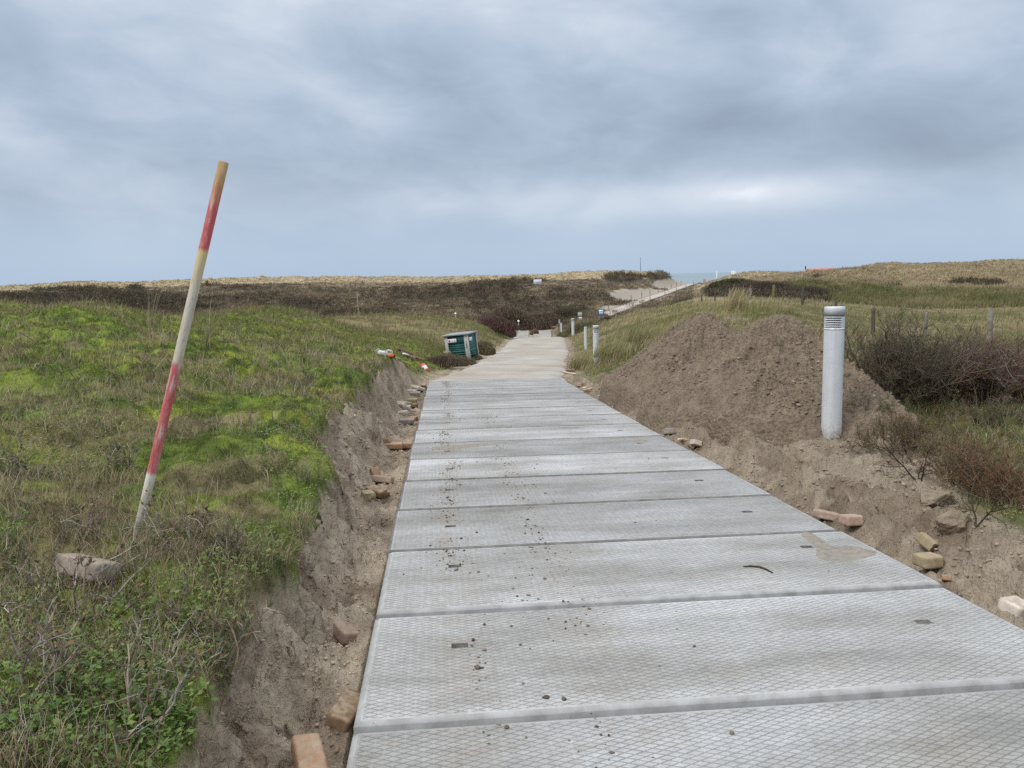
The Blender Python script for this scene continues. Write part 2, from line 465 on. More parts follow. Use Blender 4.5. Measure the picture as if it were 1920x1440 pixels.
def m_sandheap():
    m = mat('damp_heap_sand', rough=.95, spec=.1)
    co = objco(m)
    n1 = noise(m, 6, 6, .62, vec=co); n2 = noise(m, 40, 4, .6, vec=co)
    f = math_(m, 'ADD', math_(m, 'MULTIPLY', n1.outputs[0], .55), math_(m, 'MULTIPLY', n2.outputs[0], .45))
    c = ramp(m, f, [(.32, (.115, .088, .064)), (.5, (.198, .155, .113)), (.68, (.28, .224, .166))])
    lk(m, c.outputs[0], bsdf(m).inputs['Base Color'])
    v = nd(m, 'ShaderNodeTexVoronoi'); v.inputs['Scale'].default_value = 20; lk(m, co, v.inputs['Vector'])
    bump(m, math_(m, 'ADD', f, math_(m, 'MULTIPLY', v.outputs['Distance'], -.4)), 1.0, .06)
    return m

def m_slab():
    m = mat('ribbed_concrete', rough=.85, spec=.25)
    co = objco(m); sx = nd(m, 'ShaderNodeSeparateXYZ'); lk(m, co, sx.inputs[0])
    inf = nd(m, 'ShaderNodeObjectInfo')
    off = nd(m, 'ShaderNodeVectorMath', operation='ADD'); lk(m, co, off.inputs[0])
    cmb = nd(m, 'ShaderNodeCombineXYZ'); lk(m, math_(m, 'MULTIPLY', inf.outputs['Random'], 57), cmb.inputs[0]); lk(m, math_(m, 'MULTIPLY', inf.outputs['Random'], 31), cmb.inputs[1])
    lk(m, cmb.outputs[0], off.inputs[1]); vo = off.outputs[0]
    # diamond lattice grooves
    wob = noise(m, 3, 2, .5, vec=vo)
    a = math_(m, 'DIVIDE', sx.outputs[0], .068); b = math_(m, 'DIVIDE', sx.outputs[1], .031)
    def line(op):
        s = math_(m, op, a, b)
        fr = math_(m, 'FRACT', math_(m, 'ADD', s, 100.0))
        return math_(m, 'ABSOLUTE', math_(m, 'SUBTRACT', fr, .5))      # .5 on the groove
    d = math_(m, 'MAXIMUM', line('ADD'), line('SUBTRACT'))
    rag = noise(m, 60, 3, .6, vec=vo)
    d2 = math_(m, 'ADD', d, math_(m, 'MULTIPLY', math_(m, 'SUBTRACT', rag.outputs[0], .5), .10))
    gr = nd(m, 'ShaderNodeMapRange'); gr.interpolation_type = 'SMOOTHSTEP'
    lk(m, d2, gr.inputs[0]); gr.inputs[1].default_value = .40; gr.inputs[2].default_value = .485
    # plain rim round the patterned field
    rim = math_(m, 'MULTIPLY', math_(m, 'LESS_THAN', math_(m, 'ABSOLUTE', math_(m, 'SUBTRACT', sx.outputs[0], WID / 2)), WID / 2 - .045),
                math_(m, 'LESS_THAN', math_(m, 'ABSOLUTE', math_(m, 'SUBTRACT', sx.outputs[1], LEN / 2)), LEN / 2 - .05))
    worn = noise(m, 2.3, 4, .6, vec=vo)
    wr = nd(m, 'ShaderNodeMapRange'); lk(m, worn.outputs[0], wr.inputs[0]); wr.inputs[1].default_value = .33; wr.inputs[2].default_value = .6
    groove = math_(m, 'MULTIPLY', math_(m, 'MULTIPLY', gr.outputs[0], rim), math_(m, 'ADD', .35, math_(m, 'MULTIPLY', wr.outputs[0], .65)))
    big = noise(m, 1.1, 5, .6, vec=vo)
    str_ = nd(m, 'ShaderNodeMapping'); str_.inputs['Scale'].default_value = (.7, 3.2, 1); lk(m, vo, str_.inputs[0])
    bigs = noise(m, 1.0, 5, .62, vec=str_.outputs[0])
    base = ramp(m, math_(m, 'ADD', math_(m, 'MULTIPLY', big.outputs[0], .45), math_(m, 'MULTIPLY', bigs.outputs[0], .55)),
                [(.34, (.205, .201, .188)), (.45, (.298, .297, .286)), (.55, (.376, .379, .378)), (.66, (.472, .483, .491))])
    tone = math_(m, 'ADD', .80, math_(m, 'MULTIPLY', inf.outputs['Random'], .34))
    tn = nd(m, 'ShaderNodeCombineXYZ')
    for k in range(3): lk(m, tone, tn.inputs[k])
    c = mix(m, 1.0, base.outputs[0], tn.outputs[0], 'MULTIPLY')
    fine = noise(m, 220, 3, .6, vec=vo)
    c = mix(m, 1.0, c, ramp(m, fine.outputs[0], [(.3, (.86, .86, .86)), (.7, (1.1, 1.1, 1.1))]).outputs[0], 'MULTIPLY')
    dirtn = noise(m, 1.6, 5, .65, vec=vo)
    dirt = nd(m, 'ShaderNodeMapRange'); lk(m, dirtn.outputs[0], dirt.inputs[0]); dirt.inputs[1].default_value = .55; dirt.inputs[2].default_value = .75
    gcol = mix(m, dirt.outputs[0], (.215, .205, .19), (.185, .15, .115))
    c = mix(m, math_(m, 'MULTIPLY', groove, .64), c, gcol)
    c = mix(m, math_(m, 'MULTIPLY', dirt.outputs[0], .28), c, (.29, .25, .20))
    # dust along the two crumb trails
    def lane(x0, w):
        q = math_(m, 'DIVIDE', math_(m, 'SUBTRACT', sx.outputs[0], x0), w)
        return math_(m, 'EXPONENT', math_(m, 'MULTIPLY', math_(m, 'MULTIPLY', q, q), -1.0))
    lanes = math_(m, 'MAXIMUM', lane(.43, .14), math_(m, 'MULTIPLY', lane(1.0, .2), .7))
    dn = noise(m, 7, 5, .7, vec=vo)
    dm = nd(m, 'ShaderNodeMapRange'); lk(m, dn.outputs[0], dm.inputs[0]); dm.inputs[1].default_value = .42; dm.inputs[2].default_value = .68
    c = mix(m, math_(m, 'MULTIPLY', math_(m, 'MULTIPLY', lanes, dm.outputs[0]), .55), c, (.27, .225, .175))
    # speckled cement and pale scuffs
    sp = noise(m, 26, 5, .72, vec=vo)
    c = mix(m, 1.0, c, ramp(m, sp.outputs[0], [(.34, (.86, .855, .84)), (.5, (1, 1, 1)), (.64, (1.13, 1.13, 1.14))]).outputs[0], 'MULTIPLY')
    # small sandy smears
    sm = nd(m, 'ShaderNodeMapping'); sm.inputs['Scale'].default_value = (1.2, 3, 1); lk(m, vo, sm.inputs[0])
    s2 = noise(m, 3.5, 5, .7, vec=sm.outputs[0])
    sr = nd(m, 'ShaderNodeMapRange'); lk(m, s2.outputs[0], sr.inputs[0]); sr.inputs[1].default_value = .64; sr.inputs[2].default_value = .70
    c = mix(m, math_(m, 'MULTIPLY', sr.outputs[0], .5), c, (.33, .26, .19))
    lk(m, c, bsdf(m).inputs['Base Color'])
    h = math_(m, 'ADD', math_(m, 'MULTIPLY', gr.outputs[0], math_(m, 'MULTIPLY', rim, -1.0)), math_(m, 'MULTIPLY', fine.outputs[0], .25))
    bump(m, h, .8, .005)
    return m

def m_noisy(name, c1, c2, scale=12, rough=.85, bmp=.3, spec=.25, c3=None, vary=0.0, dist=.01):
    m = mat(name, rough=rough, spec=spec); co = objco(m)
    inf = nd(m, 'ShaderNodeObjectInfo')
    n1 = noise(m, scale, 6, .65); 
    off = nd(m, 'ShaderNodeVectorMath', operation='ADD'); lk(m, co, off.inputs[0])
    cm = nd(m, 'ShaderNodeCombineXYZ'); lk(m, math_(m, 'MULTIPLY', inf.outputs['Random'], 40), cm.inputs[0]); lk(m, cm.outputs[0], off.inputs[1])
    lk(m, off.outputs[0], n1.inputs['Vector'])
    st = [(.36, c1), (.62, c2)] + ([(.72, c3)] if c3 else [])
    c = ramp(m, n1.outputs[0], st).outputs[0]
    if vary:
        t = math_(m, 'ADD', 1 - vary, math_(m, 'MULTIPLY', inf.outputs['Random'], 2 * vary)); tn = nd(m, 'ShaderNodeCombineXYZ')
        for k in range(3): lk(m, t, tn.inputs[k])
        c = mix(m, 1.0, c, tn.outputs[0], 'MULTIPLY')
    lk(m, c, bsdf(m).inputs['Base Color'])
    if bmp: bump(m, n1.outputs[0], bmp, dist)
    return m

# ------------------------------------------------------------------ camera, world, sun
cam = bpy.data.objects.new('camera', bpy.data.cameras.new('camera')); COL.objects.link(cam)
from mathutils import Matrix, Vector
cam.matrix_world = Matrix(((RW[0, 0], -RW[0, 1], -RW[0, 2], C0[0]), (RW[1, 0], -RW[1, 1], -RW[1, 2], C0[1]), (RW[2, 0], -RW[2, 1], -RW[2, 2], C0[2]), (0, 0, 0, 1)))
cam.data.sensor_fit = 'HORIZONTAL'; cam.data.sensor_width = 36; cam.data.lens = 36 * F / 1920
cam.data.clip_start = .05; cam.data.clip_end = 30000
S.camera = cam
S.view_settings.view_transform = 'Standard'; S.view_settings.look = 'None'; S.view_settings.exposure = .2; S.view_settings.gamma = 1
S.render.resolution_x, S.render.resolution_y = 1024, 768
S.cycles.use_denoising = False; S.cycles.max_bounces = 6; S.cycles.diffuse_bounces = 3; S.cycles.transparent_max_bounces = 8

SUN_EL, SUN_AZ = 48, -125          # degrees; azimuth from +Y towards +X: behind the camera, to the left
def build_world():
    w = bpy.data.worlds.new('World'); S.world = w; w.use_nodes = True
    nt = w.node_tree; bg = nt.nodes['Background']
    class W: node_tree = nt
    m = W
    sky = nd(m, 'ShaderNodeTexSky'); sky.sky_type = 'NISHITA'; sky.sun_disc = False
    sky.sun_elevation = math.radians(SUN_EL); sky.sun_rotation = math.radians(SUN_AZ); sky.dust_density = 3
    tc = nd(m, 'ShaderNodeTexCoord'); s = nd(m, 'ShaderNodeSeparateXYZ'); lk(m, tc.outputs['Generated'], s.inputs[0])
    el = math_(m, 'MULTIPLY', math_(m, 'ARCSINE', s.outputs[2]), 180 / PI)        # degrees
    az = math_(m, 'MULTIPLY', math_(m, 'ARCTAN2', s.outputs[0], s.outputs[1]), 180 / PI)
    def co(sx, sy, ox=0.0, shear=0.0):
        c = nd(m, 'ShaderNodeCombineXYZ')
        lk(m, math_(m, 'ADD', math_(m, 'MULTIPLY', az, sx), ox), c.inputs[0])
        e2 = el if not shear else math_(m, 'ADD', el, math_(m, 'MULTIPLY', az, shear))
        lk(m, math_(m, 'MULTIPLY', e2, sy), c.inputs[1]); return c.outputs[0]
    n1 = noise(m, 1, 4, .46, vec=co(.060, .12, 3.1, .10)); n1.inputs['Distortion'].default_value = .35
    n2 = noise(m, 1, 8, .6, vec=co(.13, .30, 11.7, .05)); n2.inputs['Distortion'].default_value = .5
    n3 = noise(m, 1, 4, .5, vec=co(.035, .07, 5.5, -.1))
    def blob(a0, e0, sa, se, amp):
        q = math_(m, 'ADD', math_(m, 'POWER', math_(m, 'DIVIDE', math_(m, 'SUBTRACT', az, a0), sa), 2.0), math_(m, 'POWER', math_(m, 'DIVIDE', math_(m, 'SUBTRACT', el, e0), se), 2.0))
        return math_(m, 'MULTIPLY', math_(m, 'EXPONENT', math_(m, 'MULTIPLY', q, -1.0)), amp)
    v = math_(m, 'ADD', math_(m, 'MULTIPLY', math_(m, 'SUBTRACT', n1.outputs[0], .5), .85), math_(m, 'MULTIPLY', math_(m, 'SUBTRACT', n2.outputs[0], .5), .42))
    v = math_(m, 'ADD', v, math_(m, 'MULTIPLY', math_(m, 'SUBTRACT', n3.outputs[0], .5), .5))
    for b in BLOBS: v = math_(m, 'ADD', v, blob(*b))
    vertical = ramp(m, math_(m, 'DIVIDE', el, 40.0), [(0, (.56,) * 3), (.05, (.60,) * 3), (.13, (.50,) * 3), (.20, (.46,) * 3), (.36, (.50,) * 3), (.47, (.60,) * 3), (.75, (.95,) * 3)])
    fade = ramp(m, math_(m, 'DIVIDE', el, 40.0), [(0, (.1,) * 3), (.10, (.6,) * 3), (.2, (1,) * 3)])
    val = math_(m, 'ADD', vertical.outputs[0], math_(m, 'MULTIPLY', v, fade.outputs[0]))
    cl = ramp(m, val, [(.14, (.275, .338, .432)), (.34, (.345, .422, .53)), (.5, (.425, .51, .628)), (.64, (.522, .60, .708)), (.80, (.66, .715, .797)), (1.0, (1.15, 1.18, 1.22))])
    # clear blue haze low down
    lowb = ramp(m, math_(m, 'DIVIDE', el, 40.0), [(0, (.62,) * 3), (.07, (.5,) * 3), (.15, (0,) * 3)])
    c = mix(m, lowb.outputs[0], cl.outputs[0], (.395, .525, .685))
    skys = nd(m, 'ShaderNodeVectorMath', operation='SCALE'); lk(m, sky.outputs[0], skys.inputs[0]); skys.inputs['Scale'].default_value = .07
    c = mix(m, .10, c, skys.outputs[0])
    zen = nd(m, 'ShaderNodeMapRange'); lk(m, el, zen.inputs[0]); zen.inputs[1].default_value = 24; zen.inputs[2].default_value = 60; zen.inputs[3].default_value = 1; zen.inputs[4].default_value = 1.5
    sc = nd(m, 'ShaderNodeVectorMath', operation='SCALE'); lk(m, c, sc.inputs[0]); lk(m, zen.outputs[0], sc.inputs['Scale'])
    lk(m, sc.outputs[0], bg.inputs['Color']); bg.inputs['Strength'].default_value = 1.0
BLOBS = [(17, 5.4, 10, 1.1, .40), (-3, 5.3, 7, .7, .12), (12, 10.5, 22, 3.4, -.12), (14, 4.3, 16, .7, .12), (-27, 12, 10, 4, .1), (-24, 18, 14, 2.5, .13), (-12, 15, 6, 4, -.08), (30, 16, 12, 4, .06)]
build_world()
sun = bpy.data.lights.new('sun', 'SUN'); sun.energy = 1.5; sun.angle = math.radians(12); sun.color = (1, .97, .92)
so = bpy.data.objects.new('sun', sun); COL.objects.link(so)
_d = Vector((math.sin(math.radians(SUN_AZ)) * math.cos(math.radians(SUN_EL)), math.cos(math.radians(SUN_AZ)) * math.cos(math.radians(SUN_EL)), math.sin(math.radians(SUN_EL))))
so.rotation_euler = _d.to_track_quat('Z', 'Y').to_euler()
so.location = (0, -20, 40)

# ------------------------------------------------------------------ terrain sheet (polar tessellation, finer near the viewer)
NT_, NR_ = 1000, 940
th = np.radians(np.linspace(-62, 62, NT_)); rr = np.geomspace(.85, 720, NR_)
TH, RR = np.meshgrid(th, rr)
GX = RR * np.sin(TH); GY = RR * np.cos(TH)
GZ, GS, GT, GN, GKB = ground(GX, GY)
# crumbling relief on the steep trench side, pushed out of the face
_st = (GT < -WID / 2) * GN * np.clip(4 * GKB * (1 - GKB), 0, 1) * (RR < 26)
GX = GX + _st * (.13 * (fbm(GY * 5, GZ * 9 + 3, 4, 81, .6) - .5) + .06 * (fbm(GY * 17, GZ * 26, 3, 82, .6) - .5))
U_, V_, D_ = proj(GX, GY, GZ)
EL = (GZ - 1.5) / RR
_mx = np.maximum.accumulate(EL, 0)
VIS = (EL >= _mx - .004 - .03 / RR) & (U_ > -60) & (U_ < 1980) & (V_ < 1500) & (D_ > 0)

# scrub and marram map of the far dunes: (u, v, half width, half height, strength)
SCRUB = [(150, 544, 110, 5, 1), (60, 560, 70, 9, .9), (120, 564, 110, 8, .9), (180, 552, 55, 13, 1.2), (270, 563, 60, 15, .9), (255, 545, 22, 10, 1.2), (398, 534, 26, 3, 1.2), (450, 541, 40, 3, 1.1), (330, 575, 120, 14, .8),
         (560, 575, 110, 18, .75), (640, 590, 80, 10, .9), (500, 555, 60, 8, .5), (720, 585, 50, 9, .8), (790, 560, 40, 10, .9), (860, 548, 60, 12, 1.1), (760, 545, 30, 8, .8), (930, 540, 60, 14, 1.3), (980, 528, 50, 6, 1.1),
         (1045, 552, 20, 15, 1.1), (1170, 521, 42, 9, 1.4), (1235, 518, 30, 9, 1.3), (1000, 579, 60, 9, 1.3), (1080, 582, 24, 8, 1.2), (900, 575, 50, 10, .8), (1120, 560, 16, 5, .6), (1150, 565, 25, 6, .5),
         (1350, 548, 36, 10, 1.1), (1420, 556, 60, 10, 1.1), (1500, 562, 75, 8, 1.0), (1560, 548, 50, 7, .8), (1530, 520, 18, 3, .8), (1670, 538, 30, 6, .5), (1830, 532, 60, 6, .9), (1000, 604, 70, 11, 1.3), (940, 600, 40, 10, 1.0), (1400, 540, 30, 8, .8), (1480, 535, 60, 5, .6)]
PALE = [(1200, 552, 60, 13, 1.2), (1255, 533, 34, 10, 1.4), (1150, 578, 26, 7, 1.0), (1280, 528, 22, 8, 1.4), (1380, 597, 28, 6, 1.4), (1600, 500, 20, 5, .6)]
def maskv(lst, u, v):
    m = np.zeros_like(u)
    for a, b, c, d, s in lst: m = np.maximum(m, s * np.exp(-(((u - a) / c) ** 2 + ((v - b) / d) ** 2) ** 1.3))
    return m
def surface(x, y, r, u, v, t, sand, near):
    """albedo of the ground cover and a scrub mask"""
    far = sstep(48, 75, r)
    n0 = fbm(x * .8, y * .8, 4, 61); n1 = fbm(x * 3.2, y * 3.2, 4, 62, .6); n2 = fbm(x * .22, y * .22, 3, 63)
    def L(a, b, k): return np.asarray(a) * (1 - k[..., None]) + np.asarray(b) * k[..., None]
    moss = L((.075, .105, .024), (.145, .185, .032), sstep(.36, .62, n1))
    moss = L(moss, (.205, .235, .036), sstep(.48, .62, n0) * sstep(.4, .6, n1) * .85)
    moss = L(moss, (.15, .122, .072), sstep(.54, .66, fbm(x * 1.7 + 9, y * 1.7, 4, 64)) * .75)
    n3 = fbm(x * 9, y * 9, 3, 67, .6)
    moss = moss * (.62 + .76 * sstep(.30, .68, n3))[..., None]
    right = sstep(1.5, 3.0, t) * (r < 200)
    moss = L(moss, L((.085, .105, .032), (.16, .15, .06), sstep(.4, .6, n1)), .75 * sstep(1.5, 2.2, t))
    olive = L((.105, .105, .042), (.23, .185, .105), sstep(.38, .62, .5 * n2 + .5 * n0))
    olive = L(olive, (.075, .075, .035), sstep(.58, .72, n1) * .6)
    c = L(moss, olive, np.maximum(right * sstep(14, 24, r), sstep(20, 34, r) * .8))
    # far dunes
    nf = fbm(x / 4, y / 4, 4, 65, .6); nf2 = fbm(x / 14, y / 14, 3, 66)
    top = sstep(.0, 10, 0 * r + 1)
    tan = L((.115, .092, .064), (.205, .165, .108), sstep(.35, .65, nf))
    rv = np.interp(u, [0, 160, 300, 450, 600, 750, 950, 1050, 1150, 1262], [536, 530, 527, 522, 518, 519, 516.5, 513.5, 511, 513])
    ridge = sstep(17, 6, v - rv) * (u < 1300) + (u >= 1300) * .6
    tan = L(tan, (.36, .295, .185), sstep(.35, .75, ridge + .3 * (nf2 - .5)) * .9)
    dk = maskv(SCRUB, u, v)
    gen = .50 * (u < 1110) * np.exp(-((v - 566) / 22) ** 2)
    scr = sstep(.42, .62, np.maximum(dk, gen) + .8 * (nf - .5) + .5 * (nf2 - .5))
    gf = ((u > 1420) & (r > 40)) * sstep(125, 95, r)
    tan = L(tan, L((.10, .105, .04), (.20, .17, .09), sstep(.35, .65, .6 * nf + .4 * n0)), gf)
    pale = sstep(.45, .7, maskv(PALE, u, v) + .6 * (nf - .5) + .3 * (n0 - .5)) * (r > 18)
    scr = scr * (1 - pale) * (r > 55)
    c = L(c, tan, far)
    c = L(c, L((.055, .042, .032), (.085, .068, .045), nf), scr * .9)
    c = L(c, (.335, .30, .25), pale * .9)
    # bare sand by the works
    s1 = fbm(x * 2.2, y * 2.2, 5, 71, .6)
    sc = L((.26, .208, .153), (.36, .298, .225), sstep(.36, .62, s1))
    sc = L(sc, (.17, .128, .092), sstep(.55, .7, fbm(x * 5, y * 5, 3, 72)) * .6)
    sc = L(sc, (.40, .345, .27), (t > 2.6) * sstep(.5, .62, fbm(x * 1.1, y * 1.1, 3, 73)) * .4)
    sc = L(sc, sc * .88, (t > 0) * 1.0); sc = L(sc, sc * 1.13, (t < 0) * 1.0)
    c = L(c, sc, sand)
    return np.clip(c, .01, .8), scr, pale
GC, GSCR, GPALE = surface(GX, GY, RR, U_, V_, GT, GS, GN)
# humus-dark root layer under the turf lip of the left bank
lipm = (np.exp(-((GKB - .80) / .10) ** 2) * (GT < 0) * GN * (RR < 30))[..., None] * sstep(.4, .6, fbm(GX * 4, GY * 4, 3, 77))[..., None]
GC = GC * (1 - .45 * lipm) + np.array([.07, .052, .036]) * .45 * lipm
_i = np.arange(NR_ - 1)[:, None] * NT_; _j = np.arange(NT_ - 1)[None]
q = np.stack([_i + _j, _i + _j + 1, _i + NT_ + _j + 1, _i + NT_ + _j], -1).reshape(-1, 4)
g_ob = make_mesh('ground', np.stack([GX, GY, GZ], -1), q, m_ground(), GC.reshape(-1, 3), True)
tag(g_ob, 'dune ground of moss, grass and bare trampled sand on both sides of the road', 'ground', kind='structure')

# sea
mS = mat('grey_green_sea', (.16, .225, .25), .35, 0, .4)
nS = noise(mS, .05, 5, .6, vec=objco(mS)); bump(mS, nS.outputs[0], .6, 1.0)
sea = make_mesh('sea', [[-9000, 330, -13.5], [9000, 330, -13.5], [20000, 20000, -13.5], [-20000, 20000, -13.5]], np.array([[0, 1, 2, 3]]), mS)
tag(sea, 'strip of grey green sea seen through the gap between the dunes', 'sea', kind='structure')

# sandy road beyond the slabs
def ribbon(ys, half0, half1, dz, nx=24, seed=3, wob=.12):
    v = []
    for y in ys:
        xc = np.interp(y, _yy, _xc); an = np.interp(y, _yy, _an); zc = np.interp(y, _yy, _zc) - .07 * max(0, 1 - (y - ys[0]) / 1.2)
        hw = np.interp(y, [ys[0], ys[-1]], [half0, half1])
        wl = wob * (vnoise(np.array([y * 1.3]), np.array([1.1]), seed)[0] - .5) * 2; wr_ = wob * (vnoise(np.array([y * 1.3]), np.array([7.1]), seed)[0] - .5) * 2
        for k in range(nx + 1):
            t = -hw + wl + (2 * hw - wl + wr_) * k / nx
            x = xc + t * math.cos(an); yy = y - t * math.sin(an)
            ed = min(k, nx - k); v.append([x, yy, zc - .0154 * t * (1 if y < 20 else .3) + dz + .012 * math.sin(t * 5 + y) - (.13, .05, .018)[ed] * 1.0 if ed < 3 else zc - .0154 * t * (1 if y < 20 else .3) + dz + .012 * math.sin(t * 5 + y)])
    n = len(ys); i = np.arange(n - 1)[:, None] * (nx + 1); j = np.arange(nx)[None]
    return np.array(v), np.stack([i + j, i + j + 1, i + nx + 2 + j, i + nx + 1 + j], -1).reshape(-1, 4)
mR = mat('sand_strewn_planks', rough=.95, spec=.1)
cR = objco(mR); mpR = nd(mR, 'ShaderNodeMapping'); mpR.inputs['Scale'].default_value = (.35, 2.6, 1); mpR.inputs['Rotation'].default_value = (0, 0, .05); lk(mR, cR, mpR.inputs[0])
nR = noise(mR, 1.6, 6, .65, vec=mpR.outputs[0]); nR2 = noise(mR, .5, 4, .6, vec=cR)
fR = math_(mR, 'ADD', math_(mR, 'MULTIPLY', nR.outputs[0], .6), math_(mR, 'MULTIPLY', nR2.outputs[0], .4))
lk(mR, ramp(mR, fR, [(.35, (.245, .205, .16)), (.47, (.32, .285, .24)), (.56, (.375, .355, .325)), (.66, (.41, .405, .39))]).outputs[0], bsdf(mR).inputs['Base Color'])
bump(mR, nR.outputs[0], .5, .03)
v, f = ribbon(np.concatenate([np.arange(YEND - .12, 30, .2), np.arange(30, 58, .4)]), 1.66, 1.95, .012)
rd = make_mesh('road', v, f, mR, None, True)
tag(rd, 'old concrete road strewn with sand running on beyond the new slabs', 'road', kind='structure')
# the two concrete strips where the road comes up again
mC = m_noisy('weathered_concrete', (.22, .21, .185), (.33, .315, .285), .8, .9, .1, .2)
for nm, t0, t1, lab in (('road_strip', -2.35, -.75, 'left of the two grey concrete strips at the far end of the road, beside the globe lamp'), ('road_strip', -.2, 1.9, 'right of the two grey concrete strips at the far end of the road, beside the pale boulder')):
    v = []
    ys = np.arange(72, 97, 1.0)
    for y in ys:
        xc = np.interp(y, _yy, _xc); zc = np.interp(y, _yy, _zc)
        for k in range(7):
            t = t0 + (t1 - t0) * k / 6; v.append([xc + t, y, zc + .05 + .02 * math.sin(k + y)])
    i = np.arange(len(ys) - 1)[:, None] * 7; j = np.arange(6)[None]
    o = make_mesh(nm, np.array(v), np.stack([i + j, i + j + 1, i + 8 + j, i + 7 + j], -1).reshape(-1, 4), mC, None, True)
    tag(o, lab, 'road', kind='structure')
# beach path climbing the far dune
bps = np.stack([_px, _py, _pz], 1)[3:-3]
tg = np.gradient(bps, axis=0); sd = np.stack([tg[:, 1], -tg[:, 0], 0 * tg[:, 0]], 1); sd /= np.linalg.norm(sd, axis=1, keepdims=True)
prof = [(-1.75, -.5), (-1.6, .10), (-1.25, .10), (1.25, .10), (1.6, .10), (1.75, -.5)]
v = np.stack([bps + sd * a + np.array([0, 0, b]) for a, b in prof], 1).reshape(-1, 3)
i = np.arange(len(bps) - 1)[:, None] * 6; j = np.arange(5)[None]
bpo = make_mesh('path', v, np.stack([i + j, i + j + 1, i + 7 + j, i + 6 + j], -1).reshape(-1, 4), m_noisy('pale_path', (.33, .295, .25), (.44, .40, .35), .6, .9, .1, .2), None, False)
bpo.data.materials.append(m_noisy('edge_board', (.11, .09, .07), (.17, .145, .115), .6, .9, .1, .2))
for k_, pg in enumerate(bpo.data.polygons):
    if k_ % 5 in (0, 1, 3, 4): pg.material_index = 1

tag(bpo, 'pale paved path climbing the far dune towards the sea', 'path', kind='structure')

# ------------------------------------------------------------------ concrete slabs, each its own thing
M_slab = m_slab(); M_edge = m_noisy('grey_cement_edge', (.26, .26, .252), (.37, .374, .37), 9, .9, .2, .2)  # grey cement chamfers, their turn away from the sky toned into the colour
M_joint = m_noisy('shaded_dirty_joint', (.12, .115, .108), (.19, .185, .175), 9, .9, .2, .2)  # joint dirt, with the shade of the deep gap painted in as well
M_side = m_noisy('shaded_damp_side', (.20, .20, .198), (.30, .302, .305), 9, .9, .2, .2)  # damp slab sides, darkened further to stand for their shade
M_slot = m_noisy('slot_lining', (.09, .085, .08), (.16, .15, .14), 40, .9, .2, .2)
def slab_mesh(s0, s1, seed, g=.014):
    """slab in its own frame: x 0..WID, y 0..LEN (towards the far end), top at z 0; two lifting slots"""
    ch = .022; dz = .012
    xs = [g, g + ch]; ys = [g, g + ch]
    slots = [(.385, s0), (WID - .46, s1)]
    X = sorted(set(np.round(np.concatenate([[g, g + ch, WID - g - ch, WID - g], np.arange(.15, WID - .1, .12)] + [[c, c + .075] for c, _ in slots]), 4)))
    X = [x for k, x in enumerate(X) if k in (0,) or x - X[k - 1] > .012 or any(abs(x - c) < 1e-3 or abs(x - c - .075) < 1e-3 for c, _ in slots)]
    Y = sorted(set(np.round(np.concatenate([[g, g + ch, LEN - g - ch, LEN - g], np.arange(.12, LEN - .1, .11)] + [[c, c + .05] for _, c in slots]), 4)))
    X = np.array(X); Y = np.array(Y); nx, ny = len(X), len(Y)
    XX, YY = np.meshgrid(X, Y)
    ZZ = np.where((XX < g + .001) | (XX > WID - g - .001) | (YY < g + .001) | (YY > LEN - g - .001), -dz, 0.0)
    ZZ = ZZ + .003 * (fbm(XX * 1.5 + seed, YY * 1.5, 2, 90) - .5)
    jag = .005 * (fbm(XX * 9 + seed * 3, YY * 9, 2, 91) - .5)
    b = MB()
    v = np.stack([XX, YY + jag * (ZZ < -.008), ZZ], -1).reshape(-1, 3)
    f = []
    for j in range(ny - 1):
        for i in range(nx - 1):
            cx, cy = (X[i] + X[i + 1]) / 2, (Y[j] + Y[j + 1]) / 2
            if any(c < cx < c + .075 and d < cy < d + .05 for c, d in slots): continue
            f.append([j * nx + i, j * nx + i + 1, (j + 1) * nx + i + 1, (j + 1) * nx + i])
    loop = [(0, i) for i in range(nx)] + [(j, nx - 1) for j in range(1, ny)] + [(ny - 1, i) for i in range(nx - 2, -1, -1)] + [(j, 0) for j in range(ny - 2, 0, -1)]
    n0 = len(v); sk = []
    low = []
    for (j, i) in loop:
        p = v[j * nx + i].copy(); p[2] = -.14; low.append(p)
    n = len(loop)
    for k in range(n):
        a = loop[k][0] * nx + loop[k][1]; c = loop[(k + 1) % n][0] * nx + loop[(k + 1) % n][1]
        sk.append([c, a, n0 + k, n0 + (k + 1) % n])
    b.add(np.concatenate([v, np.array(low)]), np.array(f), np.array(sk))
    return b, slots
def slot_mesh(c, d, fill):
    w, l, dp = .075, .05, fill
    v = [[c, d, 0], [c + w, d, 0], [c + w, d + l, 0], [c, d + l, 0], [c + .006, d + .005, -dp], [c + w - .006, d + .005, -dp], [c + w - .006, d + l - .005, -dp], [c + .006, d + l - .005, -dp]]
    return MB().add(v, [[0, 4, 5, 1], [1, 5, 6, 2], [2, 6, 7, 3], [3, 7, 4, 0], [4, 7, 6, 5]])
SLAB_LOOK = ['cut off by the bottom of the photo', 'with an open slot at each end, second from the bottom', 'with the brown stain and bent twig',
             'dirty grey, just beyond the one with the bent twig', 'fifth from the bottom, smudged dark across its middle', 'sixth from the bottom, dusted with dark crumbs', 'seventh from the bottom, with a tan sand smear',
             'pale and chalky, eighth from the bottom', 'ninth from the bottom', 'tenth from the bottom, beside the standing orange brick', 'seventh from the far end of the row', 'sixth from the far end of the row', 'fifth from the far end of the row',
             'fourth from the far end of the row', 'third from the far end of the row', 'second from the far end of the row', 'last of the row, meeting the sandy road']
STEP = {-2: -.018, -1: -.018, 0: -.010, 1: .002, 2: -.002, 3: .0, 4: .003}
